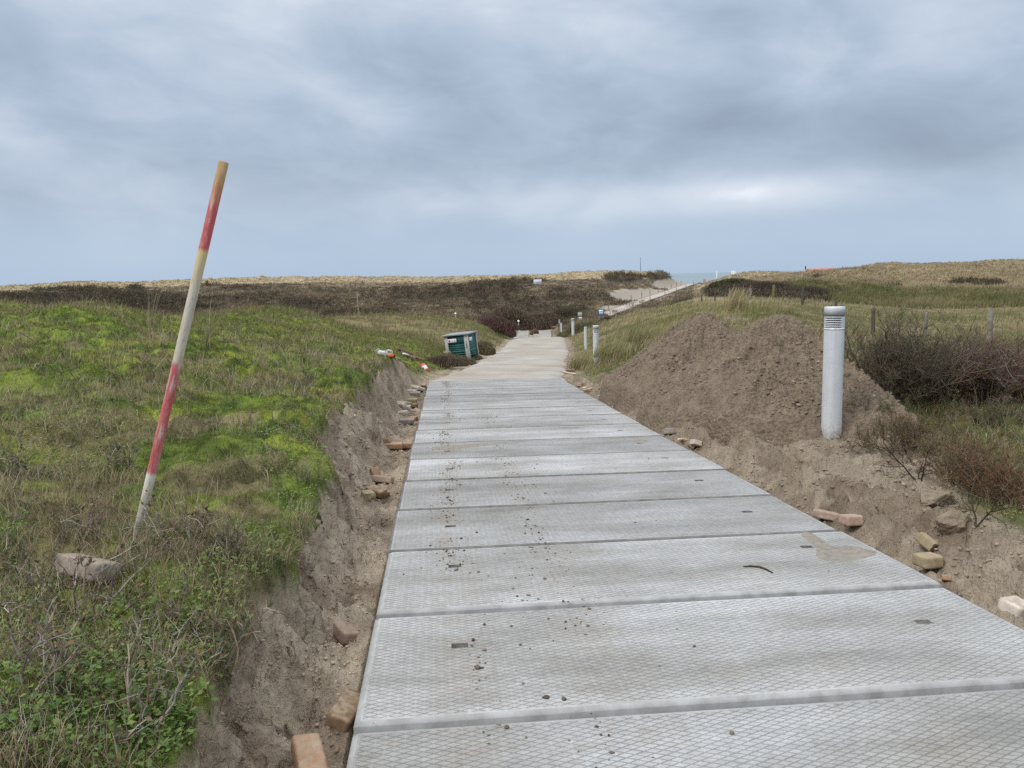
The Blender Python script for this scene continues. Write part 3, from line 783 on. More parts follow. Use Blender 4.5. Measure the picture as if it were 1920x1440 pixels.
SLOTS = {-1: (.45, .45), 0: (.62, .58), 1: (.66, .70), 2: (.50, .55), 3: (.6, .6)}
rs = np.random.default_rng(5)
def slab_frame(i):
    a, b_ = slab_corner(i, 0), slab_corner(i, 1); c_ = slab_corner(i + 1, 0)
    ex = (b_ - a) / np.linalg.norm(b_ - a); ey = c_ - a; ey -= ex * (ey @ ex); ey /= np.linalg.norm(ey); ez = np.cross(ex, ey)
    return a, ex, ey, ez
slab_objs = {}
for n_, i in enumerate(range(-1, 14)):
    a, ex, ey, ez = slab_frame(i)
    ang = rs.normal(0, .0015)
    ex2 = ex * math.cos(ang) + ey * math.sin(ang); ey2 = ey * math.cos(ang) - ex * math.sin(ang)
    o0 = a + ez * STEP.get(i, rs.normal(0, .003)) + ex * (rs.normal(0, .006) if i > 0 else 0)
    b, slots = slab_mesh(*SLOTS.get(i, (rs.uniform(.4, .65), rs.uniform(.4, .65))), n_ * 13.7, .014 if i < 2 else .010)
    lab = ('grey concrete road slab ' + (SLAB_LOOK[n_] if n_ < 10 else SLAB_LOOK[n_ + 2]))
    sl = b.build('concrete_slab', M_slab)
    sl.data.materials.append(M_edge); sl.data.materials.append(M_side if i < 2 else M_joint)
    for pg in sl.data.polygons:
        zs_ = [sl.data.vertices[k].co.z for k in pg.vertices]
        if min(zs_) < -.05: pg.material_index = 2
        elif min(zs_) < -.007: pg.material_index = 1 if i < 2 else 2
    tag(sl, lab, 'concrete slab', 'concrete slabs laid across the new road')
    sl['kind'] = 'thing'
    sl.matrix_world = Matrix(((ex2[0], ey2[0], ez[0], o0[0]), (ex2[1], ey2[1], ez[1], o0[1]), (ex2[2], ey2[2], ez[2], o0[2]), (0, 0, 0, 1)))
    for k, (c, d) in enumerate(slots):
        so_ = slot_mesh(c, d, .012 if (i == 0 and k) or i > 3 else .03).build('lifting_slot', M_slot, sl)
    slab_objs[i] = (o0, ex2, ey2, ez)

def slab_top(x, y):
    """height of the slab surface under world x, y"""
    for i, (o0, ex, ey, ez) in slab_objs.items():
        d = np.array([x, y]) - o0[:2]
        A = np.array([[ex[0], ey[0]], [ex[1], ey[1]]]); l = np.linalg.solve(A, d)
        if 0 <= l[1] < LEN and -.02 < l[0] < WID + .02: return o0[2] + ex[2] * l[0] + ey[2] * l[1]
    return None
def slab_hit(u, v):
    d = np.linspace(1.6, 19, 4000)
    q = C0[None] + (RW @ np.stack([(u - 960) / F * d, (v - 720) / F * d, d])).T
    h = (q - O) @ np.cross(VV, UU); k = np.argmax(h * np.sign(h[0]) < 0)
    z = slab_top(q[k, 0], q[k, 1]); p = q[k].copy(); p[2] = z if z is not None else p[2]
    return p

# sand patches, clods and stick lying on the slabs
M_patch = m_noisy('wet_sand', (.185, .165, .138), (.27, .245, .21), 26, .9, .4, .2)
def patch(pix, label, h=.004, cat='sand patch'):
    w = [slab_hit(*p) for p in pix]; w = np.array(w); c = w.mean(0)
    n = len(w); k = 10
    # smooth closed outline with ragged edge
    t = np.arange(n * k) / k; i0 = np.floor(t).astype(int); fr = (t - i0)[:, None]
    g = lambda q: w[(i0 + q) % n]
    o = .5 * ((2 * g(0)) + (-g(-1) + g(1)) * fr + (2 * g(-1) - 5 * g(0) + 4 * g(1) - g(2)) * fr ** 2 + (-g(-1) + 3 * g(0) - 3 * g(1) + g(2)) * fr ** 3)
    o = c + (o - c) * (1 + .22 * (fbm(t * 2.1, 0 * t + h * 999, 3, 92) - .5)[:, None] + .10 * (fbm(t * 9, 0 * t + h * 777, 2, 93) - .5)[:, None])
    rings = [(1.0, -.002), (.93, h * .6), (.6, h), (.25, h * 1.1)]
    v = np.concatenate([c + (o - c) * s_ + np.array([0, 0, hh]) for s_, hh in rings] + [[c + np.array([0, 0, h])]])
    m_ = len(o); fq = [[r * m_ + j, r * m_ + (j + 1) % m_, (r + 1) * m_ + (j + 1) % m_, (r + 1) * m_ + j] for r in range(3) for j in range(m_)]
    ft = [[3 * m_ + j, 3 * m_ + (j + 1) % m_, 4 * m_] for j in range(m_)]
    ob = make_mesh('sand_patch', v, [np.array(fq), np.array(ft)], M_patch, None, True)
    return tag(ob, label, cat, 'sand lying on the slabs')
patch([(1500, 1003), (1520, 1000), (1552, 1026), (1590, 1024), (1632, 1032), (1646, 1040), (1612, 1052), (1570, 1056), (1530, 1048), (1528, 1030)], 'brown wet sand stain with a thin tail on the slab with the bent twig')
patch([(806, 841), (830, 838), (862, 836), (905, 833), (920, 836), (880, 841), (848, 846), (822, 846)], 'tan wedge of sand in the left half of a far slab, between the crumb trails', .005)
patch([(1184, 828), (1200, 826), (1214, 827), (1212, 831), (1198, 832)], 'small dark brown mark on the right half of a pale far slab', .003)

def lump_mesh(n, size, sq=.6):
    """n irregular clods as one mesh: returns unit lump verts/faces"""
    t = (1 + 5 ** .5) / 2
    ico = np.array([[-1, t, 0], [1, t, 0], [-1, -t, 0], [1, -t, 0], [0, -1, t], [0, 1, t], [0, -1, -t], [0, 1, -t], [t, 0, -1], [t, 0, 1], [-t, 0, -1], [-t, 0, 1]]) / math.hypot(1, t)
    fc = np.array([[0, 11, 5], [0, 5, 1], [0, 1, 7], [0, 7, 10], [0, 10, 11], [1, 5, 9], [5, 11, 4], [11, 10, 2], [10, 7, 6], [7, 1, 8], [3, 9, 4], [3, 4, 2], [3, 2, 6], [3, 6, 8], [3, 8, 9], [4, 9, 5], [2, 4, 11], [6, 2, 10], [8, 6, 7], [9, 8, 1]])
    V = ico[None] * rng.uniform(.65, 1.25, (n, 12, 1)) * size[:, None, None] * np.stack([rng.uniform(.7, 1.4, n), rng.uniform(.7, 1.4, n), np.full(n, sq)], -1)[:, None]
    return V, fc
def lumps(centers, size, sq=.6, sink=.3):
    V, fc = lump_mesh(len(centers), size, sq)
    V = V + centers[:, None] + np.array([0, 0, 1.]) * (size * sq * (1 - 2 * sink))[:, None, None]
    F_ = (np.arange(len(centers)) * 12)[:, None, None] + fc[None]
    return V.reshape(-1, 3), F_.reshape(-1, 3)
def crumbs():
    pos = []; sz = []
    for lane, sd_, n in ((.42, .05, 1500), (.97, .07, 900), (.42, .16, 420), (.97, .2, 350), (.7, .5, 420), (2.2, .8, 110)):
        s = rng.uniform(-1.1, 14, n); lat = lane + rng.normal(0, sd_, n) + .05 * np.sin(s * 1.7)
        dens = fbm(s * 1.4, lat * 3, 3, 95)
        for a, b, d in zip(s, lat, dens):
            if d < .44 or not (.06 < b < WID - .08): continue
            if lane == .97 and a > 8.3: continue
            p = slab_corner(a, 0) + VV * b; z = slab_top(p[0], p[1])
            if z is None: continue
            pos.append([p[0], p[1], z]); sz.append(min(.0022 + rng.exponential(.0019), .010))
    pos = np.array(pos); sz = np.array(sz)
    V, F_ = lumps(pos, sz, .6, .1)
    c = np.repeat(pick([(.10, .08, .06), (.16, .125, .09), (.06, .05, .04), (.22, .17, .12)], len(pos)), 12, 0)
    o = make_mesh('soil_crumbs', V, F_, M_twig, c)
    tag(o, 'dark soil crumbs scattered in two trails along the slabs', 'soil crumbs', kind='stuff')
crumbs()
# larger clods that can be told apart
M_clod = m_noisy('clod', (.07, .058, .045), (.16, .13, .10), 60, .95, .4, .1)
for u, v, s_, lab in ((895, 1250, .024, 'largest soil clod, flat and grey brown, right of the left slot of the second slab'), (1023, 1304, .017, 'brown pebble near the front edge of the second slab'), (1057, 1308, .015, 'dark pebble beside the brown one at the front edge of the second slab'),
                      (976, 1206, .013, 'tan pebble right of the left slot of the second slab'), (950, 1356, .014, 'dark pebble on the nearest slab by its far edge'), (897, 1074, .013, 'lone brown clod on the left half of the slab with the bent twig'), (1308, 843, .03, 'pinkish chip on the right edge of the slabs near the rut')):
    p = slab_hit(u, v)
    s_ *= .75; V, fc = lump_mesh(1, np.array([s_]), .5)
    o = make_mesh('soil_clod', V[0] + np.array([0, 0, s_ * .3]), fc, M_clod); o.location = p
    tag(o, lab, 'clod', 'clods on the slabs')
pp = [slab_hit(u, v) for u, v in ((1394, 1065), (1408, 1064), (1424, 1066), (1438, 1071), (1449, 1077))]
pp = np.array(pp); pp[:, 2] += .006
V, q = tubes(pp[None], np.array([[.0035, .005, .0055, .005, .003]]), 6)
tw = make_mesh('twig', V, q, m_noisy('dark_bark', (.035, .028, .022), (.07, .055, .042), 60, .9, .3, .1), None, True)
tag(tw, 'bent dark twig lying alone on the third slab from the bottom', 'twig')

# ------------------------------------------------------------------ loose bricks
def m_brick(name, c1, c2, c3):
    m = m_noisy(name, c1, c2, 22, .92, .5, .15, c3, .1, .006)
    g = nd(m, 'ShaderNodeNewGeometry'); s = nd(m, 'ShaderNodeSeparateXYZ'); lk(m, g.outputs['Normal'], s.inputs[0])
    n = noise(m, 26, 5, .7, vec=g.outputs['Position'])
    k = nd(m, 'ShaderNodeMapRange'); lk(m, math_(m, 'ADD', math_(m, 'MULTIPLY', s.outputs[2], .25), n.outputs[0]), k.inputs[0]); k.inputs[1].default_value = .66; k.inputs[2].default_value = .82
    src = bsdf(m).inputs['Base Color'].links[0].from_socket
    lk(m, mix(m, math_(m, 'MULTIPLY', k.outputs[0], .75), src, (.31, .255, .19)), bsdf(m).inputs['Base Color'])
    return m
BM = {'buff': m_brick('buff_brick', (.24, .19, .115), (.34, .275, .175), (.42, .36, .25)), 'pink': m_brick('pink_brick', (.30, .20, .15), (.41, .31, .25), (.52, .46, .40)),
      'brown': m_brick('brown_brick', (.15, .095, .055), (.26, .175, .11), (.34, .26, .18)), 'orange': m_brick('orange_brick', (.26, .15, .09), (.35, .23, .15), (.42, .32, .24)),
      'pale': m_brick('pale_brick', (.42, .36, .30), (.56, .50, .44), (.66, .62, .57)), 'grey': m_brick('grey_stone', (.22, .19, .165), (.34, .30, .27), (.42, .38, .35))}
def brick_mesh(name, L=.20, W_=.098, H=.062, rough=.004, broken=0.0, seed=0):
    r2 = np.random.default_rng(seed)
    nx, ny, nz = 14, 8, 6
    me = {}
    vs = []; fs = []
    idx = {}
    def vid(i, j, k):
        if (i, j, k) not in idx:
            idx[i, j, k] = len(vs); vs.append([(i / nx - .5) * L, (j / ny - .5) * W_, (k / nz) * H])
        return idx[i, j, k]
    for i in range(nx):
        for j in range(ny):
            fs.append([vid(i, j, 0), vid(i, j + 1, 0), vid(i + 1, j + 1, 0), vid(i + 1, j, 0)]); fs.append([vid(i, j, nz), vid(i + 1, j, nz), vid(i + 1, j + 1, nz), vid(i, j + 1, nz)])
    for i in range(nx):
        for k in range(nz):
            fs.append([vid(i, 0, k), vid(i + 1, 0, k), vid(i + 1, 0, k + 1), vid(i, 0, k + 1)]); fs.append([vid(i, ny, k), vid(i, ny, k + 1), vid(i + 1, ny, k + 1), vid(i + 1, ny, k)])
    for j in range(ny):
        for k in range(nz):
            fs.append([vid(0, j, k), vid(0, j, k + 1), vid(0, j + 1, k + 1), vid(0, j + 1, k)]); fs.append([vid(nx, j, k), vid(nx, j + 1, k), vid(nx, j + 1, k + 1), vid(nx, j, k + 1)])
    v = np.array(vs)
    # rounded, chipped edges
    hx, hy, hz = L / 2, W_ / 2, H / 2; c = v - np.array([0, 0, hz])
    rad = .008; lim = np.array([hx - rad, hy - rad, hz - rad]); cl = np.clip(c, -lim, lim); d = c - cl; ln = np.linalg.norm(d, axis=1, keepdims=True)
    c = np.where(ln > 1e-9, cl + d / np.maximum(ln, 1e-9) * np.minimum(ln, rad), c)
    sx = seed * 7.3
    nse = fbm(v[:, 0] * 30 + sx, v[:, 1] * 30 + v[:, 2] * 23, 3, seed + 3) - .5
    c = c * (1 + rough * 10 * nse[:, None] * .55)
    if broken:
        cut = hx * (1 - broken) + .02 * (fbm(v[:, 1] * 40, v[:, 2] * 40 + sx, 2, seed) - .5)
        c[:, 0] = np.minimum(c[:, 0], cut)
    me = make_mesh(name, c + np.array([0, 0, hz]), np.array(fs), None, None, False, None, False)
    return me.data
BR = [brick_mesh('brick', seed=k, broken=[0, 0, .0, .9, 1.1][k]) for k in range(5)]
CH = [brick_mesh('brick', .11, .08, .05, .006, seed=k, broken=[.3, .6][k - 9]) for k in (9, 10)]
def put_brick(u, v, colr, yaw, label, tilt=0.0, roll=0.0, kind=0, sc=1.0, sink=.25, name='brick', grp='loose bricks beside the slabs', cat='brick', dz=0.0):
    p = hit(u, v)
    me = (BR if kind < 10 else CH)[kind % 10].copy()
    me.materials.clear(); me.materials.append(BM[colr])
    o = bpy.data.objects.new(name, me); COL.objects.link(o)
    o.rotation_euler = (math.radians(roll), math.radians(tilt), math.radians(yaw)); o.scale = (sc,) * 3
    o.location = (p[0], p[1], p[2] - .062 * sc * sink + dz)
    tag(o, label, cat, grp)
    return o
B_ = put_brick
# left trench
B_(640, 1190, 'pink', -52, 'pinkish brick half sunk in the churned sand left of the second slab', 8, -16, 0, 1, .2)
B_(645, 1340, 'brown', 80, 'brown brick wedged under the left edge of the nearest joint', 0, 20, 1, 1, .2)
B_(578, 1438, 'orange', -66, 'orange tan brick cut by the bottom edge of the photo', 12, -10, 2, 1, .1)
B_(693, 938, 'buff', -60, 'square ended buff brick, nearest of a trio below the bank', 6, -4, 3, 1, .05)
B_(706, 923, 'brown', -35, 'dull brown brick leaning behind the square ended buff one', 10, 10, 1, .95, .35)
B_(721, 930, 'brown', -50, 'narrow brown brick end beside the square ended buff one', 20, 5, 3, .9, .3)
B_(704, 893, 'orange', -55, 'reddish brick stuck upright in the foot of the bank', 52, 0, 0, .9, .35)
B_(717, 903, 'pink', -12, 'pink topped brick lying against the reddish upright one', 5, -15, 2, 1, .25)
B_(727, 836, 'brown', 20, 'dark brick tipped up at the left of a row of three', 40, -10, 1, 1, .2)
B_(738, 842, 'orange', 3, 'brown orange brick in the middle of a row of three', 2, 4, 0, 1.1, .05)
B_(760, 840, 'orange', 3, 'reddish brick at the right of a row of three, touching the slab', 0, 0, 2, 1.1, .05)
B_(763, 792, 'grey', 2, 'greyish pink brick lying flat left of the orange one by the slab edge', 0, 6, 0, 1.1, .3)
B_(777, 789, 'orange', 85, 'orange brick standing against the slab edge', 0, 0, 3, 1.1, .0)
B_(753, 778, 'pale', -12, 'nearly white brick in the trench', -6, 12, 1, 1, .15)
B_(750, 761, 'pale', -30, 'long pale brick, left of a loose cluster in the trench', 0, 18, 0, 1.15, .3)
B_(759, 767, 'pale', -15, 'pale brick in front of the long pale one in the trench', 0, 8, 2, 1, .3)
B_(770, 762, 'buff', 40, 'square buff brick end standing in the trench', 0, 0, 3, 1.1, .0)
B_(779, 763, 'brown', 70, 'small brown brick end right of the square buff one', 5, 0, 3, 1, .1)
B_(771, 753, 'buff', 3, 'flat buff brick behind the square buff end', 0, 4, 1, 1.1, .4)
B_(777, 741, 'grey', 0, 'grey brown brick lying flat in the far trench', 0, 4, 2, 1.2, .35)
B_(776, 729, 'pale', -20, 'white topped brick with a dark side in the far trench', 8, 14, 0, 1.15, .1)
B_(772, 735, 'pale', -25, 'thin pale brick in front of the white topped one', 0, 10, 1, 1, .4)
B_(788, 731, 'pale', 25, 'pale tilted brick next to the far left corner slab', 18, 8, 2, 1, .2)
B_(795, 729, 'buff', 70, 'buff brick on end against the far slabs', 55, 0, 3, 1.1, .1)
# right side
B_(1549, 969, 'pink', -30, 'pink brick half under the right edge of the slabs', 5, -10, 0, .95, .3)
B_(1607, 984, 'pink', 12, 'pink brick with a whitish top lying clear of the slab edge', 4, -8, 3, 1.15, .1)
B_(1744, 1036, 'buff', -58, 'buff brick tipped up behind another buff one', 28, -22, 3, 1.05, .05)
B_(1752, 1062, 'buff', 16, 'sharp edged buff brick lying level in front of the tipped one', 3, -3, 3, 1.15, .05)
B_(1775, 1088, 'orange', 60, 'small orange chip at a slab corner below the buff bricks', 30, 0, 10, .6, .2)
B_(1912, 1148, 'pale', 25, 'whitish pink stone at the right edge of the photo', 6, 10, 3, 1.15, .1)
B_(1310, 836, 'pale', 15, 'pale pinkish brick end by the right slab edge', 20, -15, 3, 1, .1)
B_(1297, 836, 'pink', -30, 'whitish shard beside the pale pinkish brick end', 30, 10, 10, .9, .2)
B_(1284, 827, 'buff', 20, 'flat buff shard behind the whitish one', 0, 10, 11, .9, .3)
B_(1262, 812, 'grey', 10, 'grey stone sunk in sand by the right slab edge', 0, -20, 3, 1.3, .3, name='stone', cat='stone')
B_(1250, 809, 'buff', 40, 'yellowish shard left of the sunk grey stone', 10, 10, 10, .8, .3)
B_(1219, 792, 'buff', 5, 'small cream brick, upper of a pair by the rut', 0, 0, 11, 1.1, .1)
B_(1225, 799, 'pink', -20, 'small rosy brick, lower of a pair by the rut', 10, 10, 11, 1.2, .1)
B_(1166, 762, 'pale', 60, 'small white wedge stone beside the far slabs', 30, 0, 10, 1.3, .1, name='stone', cat='stone')
B_(1153, 764, 'pale', 0, 'flat white shard at the far slab edge', 0, 0, 11, .9, .4)
B_(1140, 748, 'grey', 20, 'greyish stone beyond the small white wedge', 0, 10, 11, 1.3, .2, name='stone', cat='stone')
B_(1089, 724, 'pink', -20, 'pinkish brick near the cream laths by the far slabs', 0, -10, 11, 1.6, .2)
B_(1070, 697, 'brown', 5, 'brown brick behind the cream lath at the end of the slabs', 0, 0, 1, 1.3, .2)
# paver in the heather
pv = put_brick(160, 1090, 'pale', -24, 'old pale paving block lying in the heather left of the striped pole', 3, -20, 0, 1.25, -.25, 'paving_block', None, 'paving block')
pv.data.materials.clear(); pv.data.materials.append(m_brick('mossy_block', (.17, .14, .11), (.34, .29, .24), (.44, .39, .34)))
# lumps of old concrete / sandstone in the right bank
def chunk(u, v, size, label, seed, rot):
    p = hit(u, v); n = 48
    t1 = np.linspace(0, PI, n); t2 = np.linspace(0, 2 * PI, 2 * n, endpoint=False)
    A, B = np.meshgrid(t1, t2, indexing='ij')
    D = np.stack([np.sin(A) * np.cos(B), np.sin(A) * np.sin(B), np.cos(A)], -1)
    r2 = np.random.default_rng(seed); pl = r2.normal(0, 1, (9, 3)); pl /= np.linalg.norm(pl, axis=1, keepdims=True); dist = r2.uniform(.5, .85, 9)
    rad = np.min(np.where((D @ pl.T) > .05, dist / np.maximum(D @ pl.T, .05), 9), -1); rad = np.minimum(rad, 1.05)
    rad = rad + .17 * (fbm(D[..., 0] * 5 + seed, D[..., 1] * 5 + D[..., 2] * 4, 4, seed, .65) - .5)
    vv = (D * rad[..., None] * np.array(size)).reshape(-1, 3)
    i = np.arange(n - 1)[:, None] * 2 * n; j = np.arange(2 * n)[None]; j2 = (j + 1) % (2 * n)
    o = make_mesh('concrete_lump', vv, np.stack([i + j, i + 2 * n + j, i + 2 * n + j2, i + j2], -1).reshape(-1, 4), m_noisy('lump_sand', (.20, .155, .11), (.31, .25, .185), 14, .95, 1.0, .1, (.36, .30, .225), 0, .05))
    o.location = (p[0], p[1], p[2] + size[2] * .12); o.rotation_euler = rot
    return tag(o, label, 'lump', 'lumps in the right bank')
chunk(1752, 940, (.17, .12, .085), 'flat topped lump of packed sand with a dark underside in the right bank', 4, (.1, -.1, .2))
chunk(1797, 985, (.15, .13, .12), 'rounded sandstone lump in front of the bare root in the right bank', 8, (.2, .3, .5))
# laths
M_lath = m_noisy('fresh_wood', (.50, .40, .25), (.66, .56, .40), 14, .8, .2, .2)
def lath(u0, v0, u1, v1, label, w=.05, h=.025, name='wooden_lath', m=None, cat='lath', up=.02):
    a, b = hit(u0, v0), hit(u1, v1); a[2] += up; b[2] += up
    L = np.linalg.norm(b - a); ex = (b - a) / L; ey = np.cross([0, 0, 1], ex); ey /= np.linalg.norm(ey); ez = np.cross(ex, ey)
    o = MB().box((0, -w / 2, -h / 2), (L, w / 2, h / 2), None, .004).build(name, m or M_lath)
    o.matrix_world = Matrix(((ex[0], ey[0], ez[0], a[0]), (ex[1], ey[1], ez[1], a[1]), (ex[2], ey[2], ez[2], a[2]), (0, 0, 0, 1)))
    return tag(o, label, cat, 'wood offcuts beside the slabs')
lath(1057, 699, 1079, 703, 'long cream lath lying at the far end of the slabs')
lath(1096, 733, 1110, 730.5, 'short cream lath beside the far slabs, in front of another')
lath(1094, 729.5, 1100, 729, 'stub of cream wood behind the short lath')
lath(1123, 744.5, 1135, 744.5, 'narrow cream lath on the sand between two pale stones')
lath(1272, 829, 1283, 826, 'cream splinter at the slab edge near the whitish shard', .03)

# ------------------------------------------------------------------ striped pole
mP = mat('flaking_stripes', rough=.7, spec=.3)
cP = objco(mP); sP = nd(mP, 'ShaderNodeSeparateXYZ'); lk(mP, cP, sP.inputs[0])
mpP = nd(mP, 'ShaderNodeMapping'); mpP.inputs['Scale'].default_value = (26, 26, 4); lk(mP, cP, mpP.inputs[0])
nP = noise(mP, 1.6, 6, .7, vec=mpP.outputs[0])
wood = ramp(mP, nP.outputs[0], [(.35, (.30, .18, .075)), (.6, (.46, .31, .15))]).outputs[0]
bare = ramp(mP, nP.outputs[0], [(.3, (.36, .31, .24)), (.65, (.52, .46, .37))]).outputs[0]
red = ramp(mP, nP.outputs[0], [(.33, (.37, .10, .095)), (.44, (.41, .065, .07)), (.54, (.43, .15, .14)), (.63, (.48, .36, .30))]).outputs[0]
wht = ramp(mP, nP.outputs[0], [(.34, (.36, .30, .22)), (.46, (.54, .50, .43)), (.6, (.64, .61, .55)), (.72, (.47, .41, .32))]).outputs[0]
old = ramp(mP, nP.outputs[0], [(.34, (.30, .26, .19)), (.5, (.49, .44, .36)), (.66, (.40, .32, .21))]).outputs[0]
def band(a, b, w=.01): 
    r1 = nd(mP, 'ShaderNodeMapRange'); lk(mP, sP.outputs[2], r1.inputs[0]); r1.inputs[1].default_value = a - w; r1.inputs[2].default_value = a + w
    return r1.outputs[0]
base = hit(256, 1010); dpt = float((base - C0) @ RW[:, 2]); top = P(419.5, 304, dpt * 1.0)
dv = top - base; Lp = np.linalg.norm(dv)
z1, z2, z3, z4 = .172 * Lp, .466 * Lp, .765 * Lp, .915 * Lp
c = mix(mP, band(z1, 0), wht, red); c = mix(mP, band(z2, 0), c, old)
yel = band(z3 - .10, 0, .09); c = mix(mP, math_(mP, 'MULTIPLY', yel, .8), c, (.50, .37, .14))
c = mix(mP, band(z3, 0), c, red); c = mix(mP, band(z4, 0, .07), c, wood)
lk(mP, c, bsdf(mP).inputs['Base Color']); bump(mP, nP.outputs[0], .35, .004)
base = hit(256, 1010); dpt = float((base - C0) @ RW[:, 2]); top = P(419.5, 304, dpt * 1.0)
dv = top - base; Lp = np.linalg.norm(dv)
PL = Lp + .12
prof = [(.0001, -.12), (.022, -.12), (.0235, .3), (.0245, Lp * .6), (.0255, Lp - .004), (.0245, Lp), (.0001, Lp)]
pole = MB().lathe([(r * Lp / 2.0, z) for r, z in prof], 20).build('striped_pole', mP)
for p_ in pole.data.polygons: p_.use_smooth = len(p_.vertices) == 4 and abs(p_.normal.z) < .7
ez = dv / Lp; ex = np.cross([0, 1, 0], ez); ex /= np.linalg.norm(ex); ey = np.cross(ez, ex)
pole.matrix_world = Matrix(((ex[0], ey[0], ez[0], base[0]), (ex[1], ey[1], ez[1], base[1]), (ex[2], ey[2], ez[2], base[2]), (0, 0, 0, 1)))
tag(pole, 'leaning wooden pole with flaking red and white bands stuck in the mossy bank', 'pole')
for nd_ in mP.node_tree.nodes:
    pass
print('POLE length', Lp, 'depth', dpt)

# ------------------------------------------------------------------ bollard lamps
M_alu = m_noisy('silver_paint', (.58, .60, .62), (.65, .67, .685), 5, .38, .05, .5); bsdf(M_alu).inputs['Metallic'].default_value = .15
al_c = objco(M_alu); al_s = nd(M_alu, 'ShaderNodeSeparateXYZ'); lk(M_alu, al_c, al_s.inputs[0]); al_n = noise(M_alu, 30, 5, .7, vec=al_c)
al_k = nd(M_alu, 'ShaderNodeMapRange'); lk(M_alu, math_(M_alu, 'ADD', al_s.outputs[2], math_(M_alu, 'MULTIPLY', math_(M_alu, 'SUBTRACT', al_n.outputs[0], .5), .5)), al_k.inputs[0]); al_k.inputs[1].default_value = .16; al_k.inputs[2].default_value = -.02
al_mp = nd(M_alu, 'ShaderNodeMapping'); al_mp.inputs['Scale'].default_value = (30, 30, 1.2); lk(M_alu, al_c, al_mp.inputs[0]); al_st = noise(M_alu, 1, 4, .6, vec=al_mp.outputs[0])
al_src = bsdf(M_alu).inputs['Base Color'].links[0].from_socket
al_src = mix(M_alu, 1.0, al_src, ramp(M_alu, al_st.outputs[0], [(.35, (.90, .90, .90)), (.55, (1, 1, 1))]).outputs[0], 'MULTIPLY')
lk(M_alu, mix(M_alu, math_(M_alu, 'MULTIPLY', al_k.outputs[0], .6), al_src, (.27, .225, .17)), bsdf(M_alu).inputs['Base Color'])
M_alu2 = m_noisy('silver_slats', (.68, .69, .70), (.75, .76, .77), 5, .35, .02, .5)
M_dark = mat('dark_gap', (.010, .011, .013), .7)
M_seam = mat('seam_grey', (.12, .125, .13), .6)
def bollard(u, v0, v1, depth, label, yaw=0.0, r=None, detailed=True, slim=False):
    b = P(u[0], v0, depth); t = P(u[1], v1, depth); H = t[2] - b[2]
    g = gz(b[0], b[1]); b[2] = min(b[2], g + .02) if depth > 12 else g
    r = r or .0935
    o = thing('bollard_lamp', label, 'bollard lamp', b, (0, 0, yaw), 'bollard lamps along the right of the road')
    H = t[2] - b[2]
    hd = .258 if not slim else .0
    if slim:
        MB().lathe([(r, -.1), (r, H - .05)], 24).build('post', M_alu, o, True)
        MB().lathe([(r, H - .045), (r * 1.03, H - .045), (r * 1.03, H - .004), (r * .98, H), (.0001, H)], 24).build('cap', M_alu, o)
        MB().lathe([(r * .9, H - .06), (r * .9, H - .04)], 24).build('seam', M_seam, o)
        return o
    n = 48 if detailed else 20
    MB().lathe([(r, -.15), (r, .1), (r, H - hd - .03), (r, H - hd - .003)], n).build('post', M_alu, o, True)
    capm = MB().lathe([(.001, H - .090), (r * 1.01, H - .090), (r * 1.01, H - .004), (r * .99, H), (.001, H + .001)], n).build('cap', M_alu, o)
    zA, zB = H - hd + .004, H - .104
    head = MB()
    a0, a1 = math.radians(-78), math.radians(78)          # window faces local -Y
    c0 = -PI / 2
    head.lathe([(r, zA), (r, zA + .016), (r * .94, zA + .016)], n)
    head.lathe([(r * .94, zB - .010), (r, zB - .010), (r, zB)], n)
    head.lathe([(r, zA + .016), (r, zB - .010)], n, c0 + math.radians(62), c0 + 2 * PI - math.radians(62))
    for s_ in (-1, 1):                                     # window jambs
        an = c0 + s_ * math.radians(62); d = np.array([math.cos(an), math.sin(an)])
        pts_ = [[*(d * r), zA + .016], [*(d * r * .72), zA + .016], [*(d * r * .72), zB - .010], [*(d * r), zB - .010]]
        head.add(pts_, [[0, 1, 2, 3]] if s_ > 0 else [[3, 2, 1, 0]])
    head.build('lamp_head', M_alu, o, False)
    MB().lathe([(r * .97, zA - .012), (r * .97, zA + .006)], n).build('seam', M_seam, o)
    MB().lathe([(r * .97, zB - .004), (r * .97, zB + .010)], n).build('seam', M_seam, o)
    MB().lathe([(r * .66, zA + .012), (r * .66, zB - .006)], n).build('lamp_core', M_dark, o, True)
    sl = MB(); k = 6; hgt = (zB - .010 - zA - .016)
    for i in range(k):
        zc = zA + .016 + hgt * (i + .62) / k; th_ = hgt / k * .34
        sl.lathe([(r * .70, zc + .002), (r * .985, zc - th_ * .5), (r * .985, zc + th_ * .5), (r * .70, zc + .002 + th_ * .6)], n // 2, c0 - math.radians(62), c0 + math.radians(62))
    sl.build('louvre', M_alu2, o, True)
    sc = MB().lathe([(.0001, 0), (.0035, 0), (.0035, .002), (.0001, .003)], 8); 
    so2 = sc.build('screw', M_dark, o); an = c0 + .05
    so2.location = (math.cos(an) * r, math.sin(an) * r, H - hd - .025); so2.rotation_euler = (PI / 2, 0, .05)
    return o
bollard((1558, 1564), 822, 573.5, 9.0, 'near silver bollard lamp with a louvred head beside the sand heap', math.radians(-38), .111)
bollard((1118, 1119.5), 690, 609.5, 24, 'silver bollard lamp in long grass, right of a pair', math.radians(10), .092, False)
bollard((1098.5, 1099.3), 663, 612.5, 38, 'slim silver bollard left of the pair in the long grass', 0, .075, False, True)
bollard((1074.5, 1075.5), 630, 597, 55, 'white bollard lamp midway down the road, in front of the green board', 0, .105, False)
bollard((1052.5, 1053), 623, 605.5, 78, 'short white bollard low by the road bend, right of a thinner one', 0, .09, False, True)
